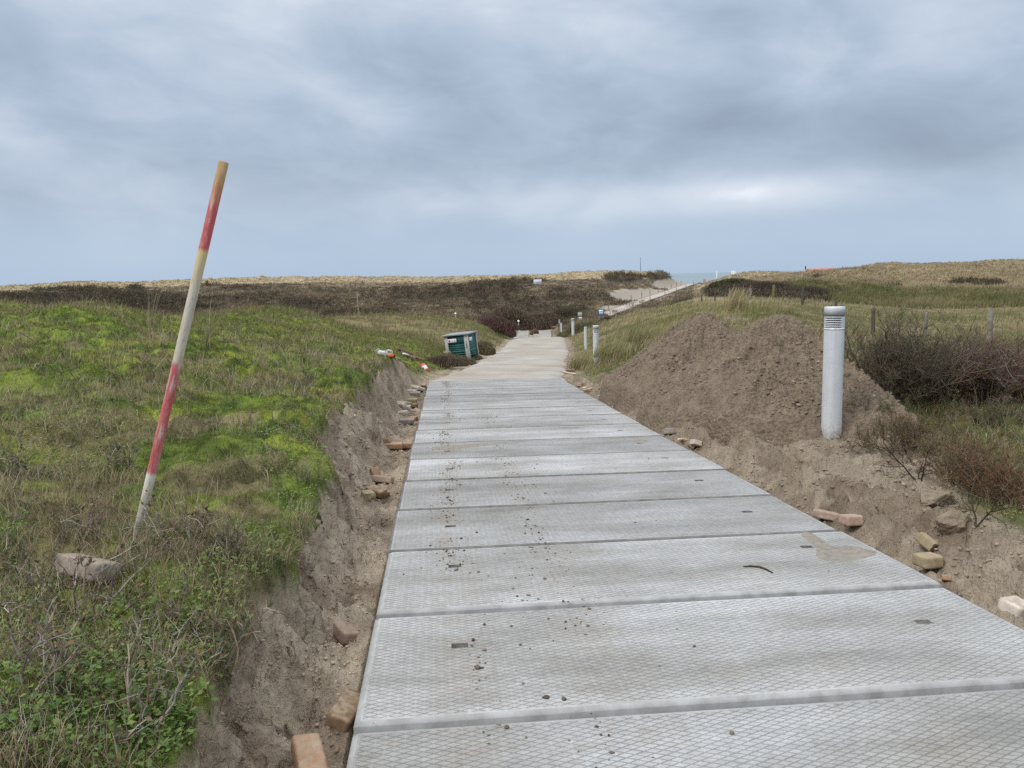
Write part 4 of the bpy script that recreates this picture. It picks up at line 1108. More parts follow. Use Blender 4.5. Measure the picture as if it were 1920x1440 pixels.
bollard((1049, 1049.4), 616, 599, 95, 'thinnest white bollard beside the short one at the road bend', 0, .07, False, True)

# ------------------------------------------------------------------ sand heaps
M_heap = m_sandheap()
def heap(u, v, depth, top_v, rx, ry, label, seed, skew=(0, 0), right_=1.0):
    c = P(u, v, depth); c[2] = gz(c[0], c[1]) - .02
    H = P(u, top_v, depth)[2] - c[2] + .02
    nr, na = 230, 640
    rho = np.linspace(0, 1, nr) ** .9; an = np.linspace(0, 2 * PI, na, endpoint=False)
    Rr, A = np.meshgrid(rho, an, indexing='ij')
    lob = 1 + .22 * (vnoise(np.cos(A) * 1.6 + seed, np.sin(A) * 1.6, seed) - .5) + .07 * (vnoise(np.cos(A) * 5 + seed, np.sin(A) * 5, seed + 1) - .5)
    x = Rr * np.cos(A) * rx * lob * np.where(np.cos(A) > 0, 1 - (1 - right_) * np.cos(A) ** 2, 1); y = Rr * np.sin(A) * ry * lob
    prof_ = np.where(Rr < .26, 1 - .16 * (Rr / .26) ** 2, .84 - (Rr - .26) * (.84 / .74))
    prof_ = np.clip(prof_, 0, 1) ** 1.08
    big = .16 * (fbm(x * 1.3 + seed, y * 1.3, 3, seed + 5) - .5)
    # runnels down the flanks and clods
    run = .14 * (fbm(A * 9 + seed + .35 * Rr * 6, Rr * 1.6, 3, seed + 6) - .5) * sstep(.1, .4, Rr)
    cl = .16 * (fbm(x * 8, y * 8, 4, seed + 7, .65) - .5) + .10 * (np.abs(fbm(x * 17, y * 17, 3, seed + 8) - .5) * 2 - .35) * sstep(.35, .62, fbm(x * 2.2, y * 2.2, 3, seed + 9))
    z = H * prof_ + (big + run) * sstep(0, .35, prof_) + cl * sstep(0, .12, prof_ + .02)
    wx = c[0] + x + skew[0] * z; wy = c[1] + y + skew[1] * z
    gl = ground(wx, wy, False)[0]
    wz = np.maximum(c[2] + z, 0 * z - 9)
    wz = np.where(Rr > .9, wz * (1 - sstep(.9, 1, Rr)) + (gl - .06) * sstep(.9, 1, Rr), np.maximum(wz, gl - .1))
    vv = np.stack([wx, wy, wz], -1).reshape(-1, 3) - c
    i = np.arange(nr - 1)[:, None] * na; j = np.arange(na)[None]; j2 = (j + 1) % na
    o = make_mesh('sand_heap', vv, np.stack([i + j, i + na + j, i + na + j2, i + j2], -1).reshape(-1, 4), M_heap, None, True)
    o.location = c
    return tag(o, label, 'sand heap', 'heaps of dug sand'), c, H
h1, hc1, hH1 = heap(1460, 700, 11.0, 592, 2.1, 2.3, 'tall heap of brown dug sand behind the near bollard lamp', 3, right_=.48)
h2, hc2, hH2 = heap(1314, 700, 13.6, 596, 1.9, 2.1, 'second sand heap on the left, partly hidden by the tall one', 14)

def sand_clods():
    n = 60000
    lo, hi = math.log(2.0 / .85) / math.log(720 / .85) * (NR_ - 1), math.log(20 / .85) / math.log(720 / .85) * (NR_ - 1)
    fi = rng.uniform(lo, hi, n); fj = rng.uniform(.17, .83, n) * (NT_ - 1); i = fi.astype(int); j = fj.astype(int)
    x, y, z = GX[i, j], GY[i, j], GZ[i, j]
    k = (GS[i, j] > .6) & VIS[i, j] & (np.abs(GT[i, j]) > WID / 2 + .05) & (GN[i, j] > .3) & (fbm(x * 2.4, y * 2.4, 3, 97) + .06 * rng.normal(0, 1, n) > .47)
    for c, rr_ in ((hc1, 1.9), (hc2, 1.6)): k &= np.hypot(x - c[0], y - c[1]) > rr_
    x, y, z, r = x[k], y[k], z[k], RR[i, j][k]; m = len(x)
    sz = np.minimum(.003 + rng.exponential(.0038, m), .015) * np.clip(r / 5, .8, 1.6)
    V, F_ = lumps(np.stack([x, y, z], -1), sz, .75, .35)
    c = GC[i, j][k] * rng.uniform(.75, 1.15, (m, 1))
    tag(make_mesh('sand_clods', V, F_, M_twig, np.repeat(c, 12, 0), False), 'small crumbly clods strewn over the churned sand beside the slabs', 'clods', kind='stuff')
    # clods on the heaps
    bpy.context.view_layer.update()
    for c0, H, rx in ((hc1, hH1, 2.0), (hc2, hH2, 1.65)):
        n = 3200; rr_ = np.sqrt(rng.random(n)) * rx * .95; an = rng.uniform(PI, 2 * PI, n) * 1.0 + rng.uniform(-.4, .4, n)
        dg = bpy.context.evaluated_depsgraph_get()
        hob = h1 if c0 is hc1 else h2
        pos = []
        for a_, r_ in zip(an, rr_):
            xy = np.array([math.cos(a_) * r_, math.sin(a_) * r_])
            if fbm(np.array([xy[0] * 1.8 + H]), np.array([xy[1] * 1.8]), 3, 98)[0] < .47: continue
            ok, loc, nrm, idx = hob.ray_cast((xy[0], xy[1], 6), (0, 0, -1))
            if ok: pos.append(np.array(loc) + c0)
        pos = np.array(pos); m = len(pos)
        V, F_ = lumps(pos, np.minimum(.006 + rng.exponential(.006, m), .03), .75, .4)
        tag(make_mesh('heap_clods', V, F_, M_twig, np.repeat(pick([(.20, .157, .115), (.16, .125, .09), (.245, .197, .145)], m), 12, 0)), 'loose clods on the flank of the tall sand heap' if c0 is hc1 else 'loose clods on the flank of the second sand heap', 'clods', kind='stuff')
sand_clods()

# ------------------------------------------------------------------ plants
def samp(n, r0, r1, cond=None, az=(-44, 44)):
    """random visible ground points, uniform in azimuth and log distance"""
    lo, hi = math.log(r0 / .85) / math.log(720 / .85) * (NR_ - 1), math.log(r1 / .85) / math.log(720 / .85) * (NR_ - 1)
    fi = rng.uniform(lo, hi, n); fj = rng.uniform((az[0] + 62) / 124 * (NT_ - 1), (az[1] + 62) / 124 * (NT_ - 1), n)
    return grid_at(fi, fj, cond)
def grid_at(fi, fj, cond=None):
    i = np.clip(fi.astype(int), 0, NR_ - 2); j = np.clip(fj.astype(int), 0, NT_ - 2)
    ok = VIS[i, j]
    fi, fj, i, j = fi[ok], fj[ok], i[ok], j[ok]
    a, b = fi - i, fj - j
    def g(A):
        if A.ndim == 3: return (A[i, j] * ((1 - a) * (1 - b))[:, None] + A[i + 1, j] * (a * (1 - b))[:, None] + A[i, j + 1] * ((1 - a) * b)[:, None] + A[i + 1, j + 1] * (a * b)[:, None])
        return A[i, j] * (1 - a) * (1 - b) + A[i + 1, j] * a * (1 - b) + A[i, j + 1] * (1 - a) * b + A[i + 1, j + 1] * a * b
    d = dict(p=np.stack([g(GX), g(GY), g(GZ)], -1), s=g(GS), t=g(GT), c=g(GC), scr=g(GSCR), pale=g(GPALE), u=U_[i, j], v=V_[i, j], kb=g(GKB), near=g(GN))
    d['r'] = np.hypot(d['p'][:, 0], d['p'][:, 1])
    if cond is not None:
        k = cond(d); d = {q: w[k] for q, w in d.items()}
    return d
def nz(d, s, seed, o=3): return fbm(d['p'][:, 0] * s + seed, d['p'][:, 1] * s, o, seed)
def var(c, n, a=.18, b=.06): return np.clip(c * (1 + rng.normal(0, a, (n, 1))) * (1 + rng.normal(0, b, (n, 3))), .006, .7)
WIND = math.radians(75)

hp = np.array([hc1, hc2])
def offheap(d):
    k = np.ones(len(d['r']), bool)
    for c, rr_ in ((hc1, 1.75), (hc2, 1.4)):
        k &= np.hypot(d['p'][:, 0] - c[0], d['p'][:, 1] - c[1]) > rr_
    return k
def onveg(d): return (d['s'] < .42) & offheap(d) & (np.abs(d['t']) > WID / 2 + .3)

def near_cover():
    # moss cushions
    g = Grow()
    d = samp(400000, 1.7, 30, lambda d: onveg(d) & (rng.random(len(d['r'])) < .5 + .7 * nz(d, 2.5, 101)))
    n = len(d['r']); sc = np.clip(d['r'] / 6, .8, 4)
    h = rng.uniform(.010, .032, n) * sc ** .8; w = rng.uniform(.004, .009, n) * sc
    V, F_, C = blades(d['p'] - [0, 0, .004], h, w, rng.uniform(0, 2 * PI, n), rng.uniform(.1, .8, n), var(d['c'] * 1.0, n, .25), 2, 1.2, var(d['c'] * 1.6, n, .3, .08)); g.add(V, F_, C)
    tag(g.build('moss', M_grass), 'yellow green moss cushioning the dune turf', 'moss', kind='stuff')
    # short turf, dead straw, leaning wisps
    g = Grow()
    d = samp(230000, 1.7, 34, lambda d: onveg(d) & (nz(d, 1.4, 103) + .25 * rng.normal(0, .4, len(d['r'])) > .53))
    n = len(d['r']); sc = np.clip(d['r'] / 6, .8, 3)
    h = rng.uniform(.02, .065, n) * sc ** .6; w = rng.uniform(.0018, .004, n) * sc
    col = pick([(.11, .165, .04), (.085, .14, .038), (.16, .21, .055), (.18, .19, .07), (.24, .21, .11)], n)
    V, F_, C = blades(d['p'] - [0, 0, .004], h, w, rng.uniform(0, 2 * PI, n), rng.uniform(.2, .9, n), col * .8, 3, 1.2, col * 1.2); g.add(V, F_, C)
    d = samp(170000, 1.7, 34, lambda d: onveg(d) & (nz(d, .9, 107) + .35 * nz(d, 4, 108) + .16 * np.exp(-((d['kb'] - .97) / .12) ** 2) * (d['near'] > .5) + .06 * (d['v'] > 950) + .13 * sstep(.52, .62, fbm(d['p'][:, 0] * 1.7 + 9, d['p'][:, 1] * 1.7, 4, 64)) + .12 * (d['t'] > 2) > .82))
    n = len(d['r']); sc = np.clip(d['r'] / 6, .8, 2.6)
    h = rng.uniform(.05, .17, n) * sc ** .4; w = rng.uniform(.0015, .0035, n) * sc
    col = pick([(.42, .345, .21), (.33, .265, .155), (.52, .45, .31), (.24, .185, .11), (.30, .28, .15), (.38, .28, .17)], n)
    V, F_, C = blades(d['p'] - [0, 0, .004], h, w, rng.uniform(0, 2 * PI, n), rng.uniform(.5, 1.35, n), col * .75, 3, 1.1, col * 1.1); g.add(V, F_, C)
    d = samp(160000, 1.7, 22, lambda d: (d['t'] < -WID / 2) & (d['near'] > .5) & (d['kb'] > .86) & (d['kb'] < .999) & (rng.random(len(d['r'])) < .8))
    n = len(d['r']); sc = np.clip(d['r'] / 6, .8, 2)
    col = pick([(.30, .25, .15), (.12, .15, .05), (.20, .16, .10), (.10, .075, .05), (.36, .31, .2)], n)
    V, F_, C = blades(d['p'] - [0, 0, .004], rng.uniform(.03, .15, n) * sc ** .4, rng.uniform(.0014, .0032, n) * sc, PI / 2 + rng.normal(0, .8, n), rng.uniform(.5, 1.5, n), col * .8, 3, 1.45, col * 1.1); g.add(V, F_, C)
    tag(g.build('grass', M_grass), 'short green turf and dead straw grass on the dune banks', 'grass', kind='stuff')
    # low leafy herbs and creeping dewberry leaves
    g = Grow()
    d = samp(130000, 1.8, 11, lambda d: onveg(d) & (nz(d, 1.1, 111) + .10 * np.exp(-((d['kb'] - .95) / .15) ** 2) + .13 * np.exp(-(((d['u'] - 380) / 160) ** 2 + ((d['v'] - 1090) / 110) ** 2)) + .13 * np.exp(-(((d['u'] - 140) / 130) ** 2 + ((d['v'] - 1370) / 80) ** 2)) > .60))
    n = len(d['r'])
    col = pick([(.13, .22, .055), (.10, .175, .048), (.18, .26, .07), (.23, .27, .09)], n)
    b = d['p'] + np.stack([rng.normal(0, .01, n), rng.normal(0, .01, n), rng.uniform(.0, .05, n)], -1)
    V, F_, C = leaves(b, rng.uniform(.010, .026, n), rng.uniform(-.3, .8, n), col, .7); g.add(V, F_, C)
    d = samp(900, 1.8, 3.2, lambda d: onveg(d) & (np.exp(-(((d['u'] - 150) / 130) ** 2 + ((d['v'] - 1370) / 90) ** 2)) > .35))
    n = len(d['r'])
    if n:
        b = d['p'] + np.stack([0 * d['r'], 0 * d['r'], rng.uniform(.02, .07, n)], -1)
        V, F_, C = leaves(b, rng.uniform(.022, .04, n), rng.uniform(.0, .7, n), pick([(.12, .20, .08), (.16, .23, .10), (.09, .16, .05)], n), .8); g.add(V, F_, C)
    tag(g.build('ground_cover', M_grass), 'small leafy herbs creeping over the mossy bank', 'herbs', kind='stuff')
    # wiry heather and burnet rose sprigs
    g = Grow()
    d = samp(36000, 1.8, 20, lambda d: onveg(d) & (nz(d, .8, 121) + .3 * nz(d, 3, 122) + .04 * (d['v'] > 1000) + .16 * (d['t'] > 2) > .74))
    n = len(d['r']); k = 4
    az = rng.uniform(0, 2 * PI, n); L = rng.uniform(.05, .2, n) * np.clip(d['r'] / 7, .8, 1.4); tl = rng.uniform(.1, 1.0, n)
    dr = np.stack([np.sin(az) * np.sin(tl), np.cos(az) * np.sin(tl), np.cos(tl)], -1)
    pts_ = d['p'][:, None] + dr[:, None] * L[:, None, None] * np.linspace(0, 1, k)[None, :, None] + rng.normal(0, .012, (n, k, 3)) * np.linspace(0, 1, k)[None, :, None]
    rad = (rng.uniform(.0010, .0024, n) * np.clip(d['r'] / 5, .8, 2.2))[:, None] * np.linspace(1, .45, k)[None]
    V, q = tubes(pts_, rad, 3); col = pick([(.16, .12, .085), (.10, .08, .06), (.25, .20, .155), (.17, .10, .065), (.36, .31, .26)], n)
    g.add(V, [q], np.repeat(col, k * 3, 0))
    tag(g.build('heather', M_twig), 'wiry dark heather sprigs sprinkled through the turf', 'heather', kind='stuff')
near_cover()

def mid_cover():
    g = Grow()
    # marram on the slope right of the road, combed by the wind
    d = samp(110000, 13, 62, lambda d: (d['s'] < .5) & offheap(d) & (d['t'] > 2.0) & (d['u'] < 1460) & (nz(d, .5, 131) > .33))
    n = len(d['r']); h = rng.uniform(.12, .44, n) * np.where(d['t'] > 3, 1, .7); w = d['r'] * rng.uniform(.00035, .0007, n)
    kk = sstep(.42, .6, nz(d, .35, 132))[:, None]
    col = pick([(.20, .20, .075), (.15, .165, .058), (.26, .235, .11)], n) * (1 - kk) + pick([(.33, .27, .15), (.40, .33, .19), (.26, .22, .11), (.44, .38, .23)], n) * kk
    V, F_, C = blades(d['p'], h, w, WIND + rng.normal(0, .5, n), rng.uniform(.35, .95, n), col * .7, 3, 1.2, col * 1.15); g.add(V, F_, C)
    # hummocks on the left beyond the bank, brown hillock
    d = samp(120000, 16, 70, lambda d: (d['s'] < .5) & (d['t'] < -1.9) & (nz(d, .35, 133) + .2 * rng.random(len(d['r'])) > .5))
    n = len(d['r']); h = rng.uniform(.10, .34, n) * np.clip(d['r'] / 35, .5, 1.3); w = d['r'] * rng.uniform(.0004, .0008, n)
    bro = np.clip((d['r'] - 28) / 12, 0, 1)[:, None] * sstep(.32, .52, nz(d, .16, 134))[:, None]
    col = pick([(.20, .19, .075), (.16, .175, .055), (.27, .23, .12)], n) * (1 - bro) + pick([(.25, .185, .115), (.185, .125, .08), (.31, .25, .16)], n) * bro
    V, F_, C = blades(d['p'], h, w, WIND + rng.normal(0, .9, n), rng.uniform(.3, 1.0, n), col * .7, 2, 1.2, col * 1.15); g.add(V, F_, C)
    # pasture on the right
    d = samp(150000, 11, 110, lambda d: (d['s'] < .5) & offheap(d) & (d['u'] > 1380) & (nz(d, .45, 135) + .3 * rng.random(len(d['r'])) > .5))
    n = len(d['r']); h = rng.uniform(.07, .26, n) * np.clip(d['r'] / 30, .6, 1.6); w = d['r'] * rng.uniform(.0004, .0008, n)
    k = sstep(.42, .6, nz(d, .12, 136) + .12 * (d['r'] < 26))[:, None]
    col = pick([(.16, .175, .06), (.12, .14, .05), (.21, .20, .085)], n) * (1 - k) + pick([(.33, .27, .155), (.25, .20, .115), (.40, .335, .20)], n) * k
    V, F_, C = blades(d['p'], h, w, WIND + rng.normal(0, .8, n), rng.uniform(.4, 1.1, n), col * .75, 2, 1.2, col * 1.1); g.add(V, F_, C)
    tag(g.build('dune_grass', M_grass), 'wind combed marram and pasture grass on the middle slopes', 'grass', kind='stuff')
mid_cover()

def far_cover():
    # cells weighted by the picture area they fill
    sel = VIS[:-1, :-1] & (RR[:-1, :-1] > 66) & (RR[:-1, :-1] < 262) & ((np.abs(GT[:-1, :-1]) > 3) | (GY[:-1, :-1] > 101))
    area = np.abs((U_[:-1, 1:] - U_[:-1, :-1]) * (V_[:-1, :-1] - V_[1:, :-1])) + .06
    wgt = np.where(sel, area, 0).ravel(); wgt /= wgt.sum()
    def cells(n, f):
        k = rng.choice(len(wgt), n, p=wgt); i = k // (NT_ - 1); j = k % (NT_ - 1)
        return grid_at(i + rng.random(n), j + rng.random(n), f)
    g = Grow()
    d = cells(42000, lambda d: (d['scr'] < .5) & (d['pale'] < .4))
    n = len(d['r']); m = 7
    b = np.repeat(d['p'], m, 0) + rng.normal(0, .22, (n * m, 3)) * [1, 1, .1]
    r = np.repeat(d['r'], m)
    h = rng.uniform(.22, .62, n * m) * np.repeat(rng.uniform(.6, 1.3, n), m) * np.where(r > 175, .6, 1); w = r * rng.uniform(.0005, .0011, n * m)
    base = np.repeat(var(d['c'], n, .2), m, 0)
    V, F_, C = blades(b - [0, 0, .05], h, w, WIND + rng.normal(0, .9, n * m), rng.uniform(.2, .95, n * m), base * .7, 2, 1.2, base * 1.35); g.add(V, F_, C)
    tag(g.build('marram_tussocks', M_grass), 'straw coloured marram covering the far dunes', 'grass', kind='stuff')
    g = Grow()
    d = cells(34000, lambda d: d['scr'] + .25 * rng.normal(0, .5, len(d['r'])) > .5)
    n = len(d['r']); m = 16
    sz = rng.uniform(.35, 1.0, n) * np.clip(d['r'] / 150, .6, 1.2)
    o = rng.normal(0, 1, (n, m, 3)); o /= np.linalg.norm(o, axis=2, keepdims=True); o[..., 2] = np.abs(o[..., 2])
    b = (d['p'][:, None] + o * (sz * .8)[:, None, None] * rng.uniform(.3, 1, (n, m, 1))).reshape(-1, 3)
    pal = pick([(.085, .066, .05), (.062, .058, .038), (.115, .085, .062), (.075, .075, .042), (.13, .10, .07)], n, .2)
    c = np.repeat(pal, m, 0) * rng.uniform(.7, 1.35, (n * m, 1))
    V, F_, C = leaves(b, np.repeat(sz, m) * rng.uniform(.25, .55, n * m), rng.uniform(.1, 1.4, n * m), c, .35); g.add(V, F_, C)
    tag(g.build('dune_scrub', M_grass), 'dark leafless scrub in patches over the far dunes', 'scrub', kind='stuff')
far_cover()

# ------------------------------------------------------------------ individual shrubs and tufts
def branchy(n0, n1, n2, rad, hgt, stem_r, spread=1.0, wob=.10, droop=0.0, r2=None):
    """stems, branches, twigs as polylines in the plant's own frame"""
    r_ = r2 or rng
    def grow(base, dr, L, k, w):
        n = len(base); step = np.zeros((n, k, 3)); d = dr.copy(); pts_ = [base]
        for i in range(k - 1):
            d = d + r_.normal(0, w, (n, 3)); d[:, 2] += .05 - droop; d /= np.linalg.norm(d, axis=1, keepdims=True)
            pts_.append(pts_[-1] + d * (L / (k - 1))[:, None])
        return np.stack(pts_, 1)
    az = r_.uniform(0, 2 * PI, n0); tl = np.minimum(np.abs(r_.normal(0, .6, n0)) * spread, max(1.0, spread * .8))
    b = np.stack([np.cos(az), np.sin(az), 0 * az], -1) * (r_.uniform(0, .45, n0) * rad)[:, None] * [1, 1, 0]
    d = np.stack([np.cos(az) * np.sin(tl), np.sin(az) * np.sin(tl), np.cos(tl)], -1)
    L0 = hgt * r_.uniform(.7, 1.12, n0) / np.maximum(np.cos(tl * .75), .45)
    A = grow(b, d, L0, 7, wob)
    def spawn(Pl, L, m, f0, f1, ang):
        n, k, _ = Pl.shape; idx = np.repeat(np.arange(n), m); t = r_.uniform(.2, 1, n * m) * (k - 1.001); i = t.astype(int); fr = (t - i)[:, None]
        base = Pl[idx, i] * (1 - fr) + Pl[idx, i + 1] * fr; dr = Pl[idx, i + 1] - Pl[idx, i]; dr /= np.linalg.norm(dr, axis=1, keepdims=True)
        dr = dr + r_.normal(0, ang, (n * m, 3)); dr[:, 2] += .15; dr /= np.linalg.norm(dr, axis=1, keepdims=True)
        return base, dr, L[idx] * r_.uniform(f0, f1, n * m)
    b1, d1, L1 = spawn(A, L0, n1, .25, .55, .7); B = grow(b1, d1, L1, 5, wob * 1.3)
    b2, d2, L2 = spawn(B, L1, n2, .3, .7, .8); Cc = grow(b2, d2, L2, 4, wob * 1.5)
    return A, B, Cc
def shrub(name, pos, label, cat, n=(30, 6, 6), rad=.4, hgt=.8, stem=.007, bark=((.07, .055, .045),), leaf=None, nleaf=0, lsize=(.012, .03), spread=1.0, wob=.12, twig_min=.0012, droop=0.0, group=None, rot=0, blade_leaf=True, squash=(1, 1)):
    A, B, Cc = branchy(*n, rad, hgt, stem, spread, wob, droop)
    g = Grow()
    for Pl, r0, r1, sd_ in ((A, stem, stem * .4, 5), (B, max(stem * .45, twig_min * 1.3), twig_min, 4), (Cc, twig_min * 1.2, twig_min * .6, 3)):
        k = Pl.shape[1]; m = len(Pl)
        rads = rng.uniform(.7, 1.3, (m, 1)) * np.linspace(r0, r1, k)[None]
        V, q = tubes(Pl, rads, sd_); g.add(V, [q], np.repeat(pick(bark, m, .2), k * sd_, 0))
    t = thing(name, label, cat, pos, (0, 0, rot), group); t.scale = (squash[0], squash[1], 1)
    g.build('branches', M_twig, t)
    if leaf is not None and nleaf:
        idx = rng.integers(0, len(Cc), nleaf); f = rng.uniform(0, 2.99, nleaf); i = f.astype(int); fr = (f - i)[:, None]
        b = Cc[idx, i] * (1 - fr) + Cc[idx, i + 1] * fr
        col = pick(leaf, nleaf, .22)
        g2 = Grow()
        if blade_leaf: V, F_, C = blades(b, rng.uniform(*lsize, nleaf), rng.uniform(.0025, .006, nleaf), rng.uniform(0, 2 * PI, nleaf), rng.uniform(.1, 1.2, nleaf), col * .8, 1, 1, col * 1.15)
        else: V, F_, C = leaves(b, rng.uniform(*lsize, nleaf), rng.uniform(-.2, 1.2, nleaf), col, .6)
        g2.add(V, F_, C); g2.build('foliage', M_grass, t)
    return t
def at(u, v, dz=-.02):
    p = hit(u, v); p[2] += dz; return p
DK = ((.105, .085, .07), (.15, .125, .105), (.08, .062, .05), (.16, .10, .075))
GY_ = ((.26, .23, .20), (.36, .33, .29), (.17, .14, .115), (.12, .09, .065), (.24, .17, .12))
# right-hand thicket
shrub('shrub', at(1665, 762), 'olive green bushy shrub right of the near bollard lamp', 'shrub', (70, 8, 9), 0.600, 0.844, .008, DK, ((.105, .135, .055), (.15, .165, .07), (.08, .105, .05), (.17, .15, .08)), 34000, (.014, .034), 1.0, .13, .0022)
shrub('shrub', at(1752, 752), 'dark brown green shrub in the middle of the right thicket', 'shrub', (60, 8, 8), 0.587, 0.645, .008, DK, ((.12, .13, .06), (.14, .11, .065), (.10, .09, .055)), 15000, (.012, .03), 1.0, .13, .0023)
shrub('shrub', at(1845, 750), 'reddish brown leafless shrub below the tallest fence post', 'shrub', (60, 8, 8), 0.653, 0.670, .008, ((.15, .09, .07), (.18, .105, .08), (.11, .08, .065), (.26, .23, .20)), ((.15, .09, .06), (.13, .11, .06)), 8000, (.01, .025), 1.0, .13, .0023)
shrub('shrub', at(1925, 752), 'red brown shrub cut by the right edge of the photo', 'shrub', (56, 8, 8), 0.653, 0.621, .008, ((.165, .095, .07), (.20, .115, .085), (.11, .08, .065), (.26, .23, .20)), ((.16, .095, .065),), 7000, (.01, .025), 1.0, .13, .0023)
shrub('shrub', at(1700, 845), 'low brown heathery bush overhanging the bare sand right of the near bollard', 'shrub', (40, 7, 7), 0.457, 0.297, .005, ((.15, .105, .075), (.11, .08, .06), (.19, .135, .095)), ((.15, .16, .06), (.18, .14, .07)), 9000, (.012, .03), 1.5, .16, .0017)
shrub('shrub', at(1640, 790), 'tiny twiggy bush close to the foot of the near bollard', 'shrub', (22, 6, 6), 0.261, 0.273, .004, DK, ((.075, .09, .035),), 2500, (.012, .03), 1.3, .16, .0018)
shrub('shrub', at(1790, 900), 'straggly brown bush above the flat topped sand lump', 'shrub', (40, 7, 7), 0.444, 0.323, .005, ((.16, .105, .07), (.11, .08, .06), (.20, .14, .10)), ((.15, .15, .06), (.20, .14, .07)), 8000, (.012, .03), 1.5, .16, .0015)
shrub('shrub', at(1893, 945), 'rusty brown heather bush at the right edge above the rut', 'shrub', (44, 7, 7), 0.392, 0.348, .005, ((.19, .105, .065), (.14, .085, .06), (.23, .155, .11)), ((.20, .125, .06), (.15, .145, .065)), 8000, (.012, .03), 1.4, .16, .0014)
shrub('shrub', at(1640, 800), 'low olive bush spreading over the moss right of the near bollard', 'shrub', (34, 7, 7), 0.470, 0.273, .004, DK, ((.11, .165, .05), (.15, .20, .065), (.14, .14, .065)), 20000, (.012, .03), 1.6, .16, .0017)
shrub('shrub', at(1870, 800), 'low green and brown bush before the reddish shrub', 'shrub', (34, 7, 7), 0.522, 0.248, .004, DK, ((.115, .15, .05), (.15, .18, .065), (.18, .14, .075)), 8000, (.012, .03), 1.6, .16, .0017)
# bare root in the right bank
shrub('root', at(1830, 985), 'bare dark root standing out of the right bank beside the rounded sandstone lump', 'root', (2, 5, 4), .03, .32, .009, ((.045, .035, .028), (.07, .055, .042)), None, 0, spread=.5, wob=.22, twig_min=.002)
shrub('root', at(1725, 905), 'bare dark root trailing over pale sand above the flat topped lump', 'root', (3, 5, 4), .04, .3, .007, ((.045, .035, .028), (.07, .055, .042)), None, 0, spread=2.6, wob=.22, twig_min=.002, droop=.05)
# grey dead brush on the left bank
for (u, v, hgt, rad, lab) in ((245, 1360, .26, .22, 'large tangle of grey dead branches at the edge of the sand slope'), (160, 1165, .24, .22, 'grey twiggy bush in front of the pale paving block'), (40, 1100, .24, .25, 'dense brown twig bush at the left edge below the paving block'),
                              (30, 900, .20, .16, 'bare grey forked bush at the left edge level with the middle of the photo'), (235, 880, .18, .2, 'spiky dark brush just left of the striped pole'), (345, 1020, .18, .18, 'low grey brush right of the foot of the striped pole'),
                              (150, 1010, .18, .18, 'low grey brush behind the pale paving block'), (60, 1290, .22, .25, 'twiggy bush among round leaves at the lower left edge'), (420, 1245, .16, .16, 'sprawling dead twigs hanging over the top of the sand slope'), (420, 1040, .13, .14, 'small dead brush between the pole and the bank edge'),
                              (300, 1190, .15, .17, 'low dead brush right of the pale paving block')):
    shrub('dead_brush', at(u, v), lab, 'dead brush', (10, 4, 4), rad, hgt, .0042, GY_, ((.075, .09, .04), (.15, .12, .065)), 160, (.015, .03), 1.25, .2, .0011, .01, blade_leaf=False)
# long grass tufts
def tuft(u, v, n, hgt, label, col, lean=.6, spread=.06, az=WIND, azs=.5, w=.004, curl=1.3, name='grass_tuft'):
    p = at(u, v); a_ = rng.uniform(0, 2 * PI, n); q_ = spread * 1.3 * np.sqrt(rng.random(n)); b = np.stack([np.cos(a_) * q_, np.sin(a_) * q_, np.zeros(n)], -1)
    c = pick(col, n, .15)
    V, F_, C = blades(b, hgt * rng.uniform(.45, 1.05, n), w * rng.uniform(.7, 1.3, n), az + rng.normal(0, azs, n), np.clip(rng.normal(lean, .25, n), .05, 1.4), c * .8, 6, curl, c * 1.15)
    o = make_mesh(name, V, F_, M_grass, C); o.location = p
    return tag(o, label, 'grass tuft')
ST = ((.36, .30, .19), (.28, .23, .13), (.42, .37, .25), (.20, .18, .09))
tuft(1600, 800, 160, .10, 'small fresh green tuft at the right foot of the near bollard lamp', ((.10, .18, .045), (.14, .22, .06), (.08, .14, .04)), .6, .16, WIND, 3, .004)
tuft(1528, 812, 140, .07, 'small fresh green tuft at the left foot of the near bollard lamp', ((.11, .18, .05), (.15, .21, .06)), .6, .08, WIND, 3, .004)
tuft(388, 655, 34, .85, 'arching straw tuft right behind the middle of the striped pole', ST, .65, .07, WIND, .5, .006)
tuft(488, 690, 30, .50, 'straw tuft bending right on the mossy bank between pole and trench', ST, .8, .05, WIND, .4, .005)
tuft(282, 622, 22, 1.0, 'tall upright straw tuft on the left skyline of the bank', ST, .32, .06, WIND, .7, .007)
tuft(215, 590, 14, .35, 'thin wisps on the crest of the left hummock', ST, .4, .12, WIND, .7, .007)
tuft(553, 1010, 150, .30, 'pale tan tuft hanging at the turf edge right of the striped pole', ((.33, .28, .17), (.24, .22, .12), (.16, .17, .09), (.40, .34, .22)), .55, .07, WIND, 1.6, .0032)
tuft(520, 1050, 60, .22, 'thin wispy tuft drooping over the sand slope', ((.33, .28, .17), (.20, .19, .10)), .8, .06, math.radians(110), .8, .003)
tuft(575, 905, 90, .22, 'grey green tuft at the turf edge above the red brick', ((.22, .21, .12), (.12, .14, .07), (.32, .27, .17)), .6, .08, WIND, 1.4, .0035)
tuft(700, 820, 50, .18, 'small tuft rooted halfway down the far bank', ((.14, .14, .07), (.26, .22, .13)), .6, .06, WIND, 1.5, .004)
tuft(470, 1270, 16, .35, 'single long bent straws lying across the sand slope', ST, 1.0, .05, math.radians(100), .5, .003)
tuft(1378, 585, 320, 1.05, 'big blond marram tuft leaning right behind the sand heaps', ((.42, .34, .20), (.34, .28, .15), (.48, .41, .26), (.22, .20, .09)), .50, .35, WIND, .35, .016)
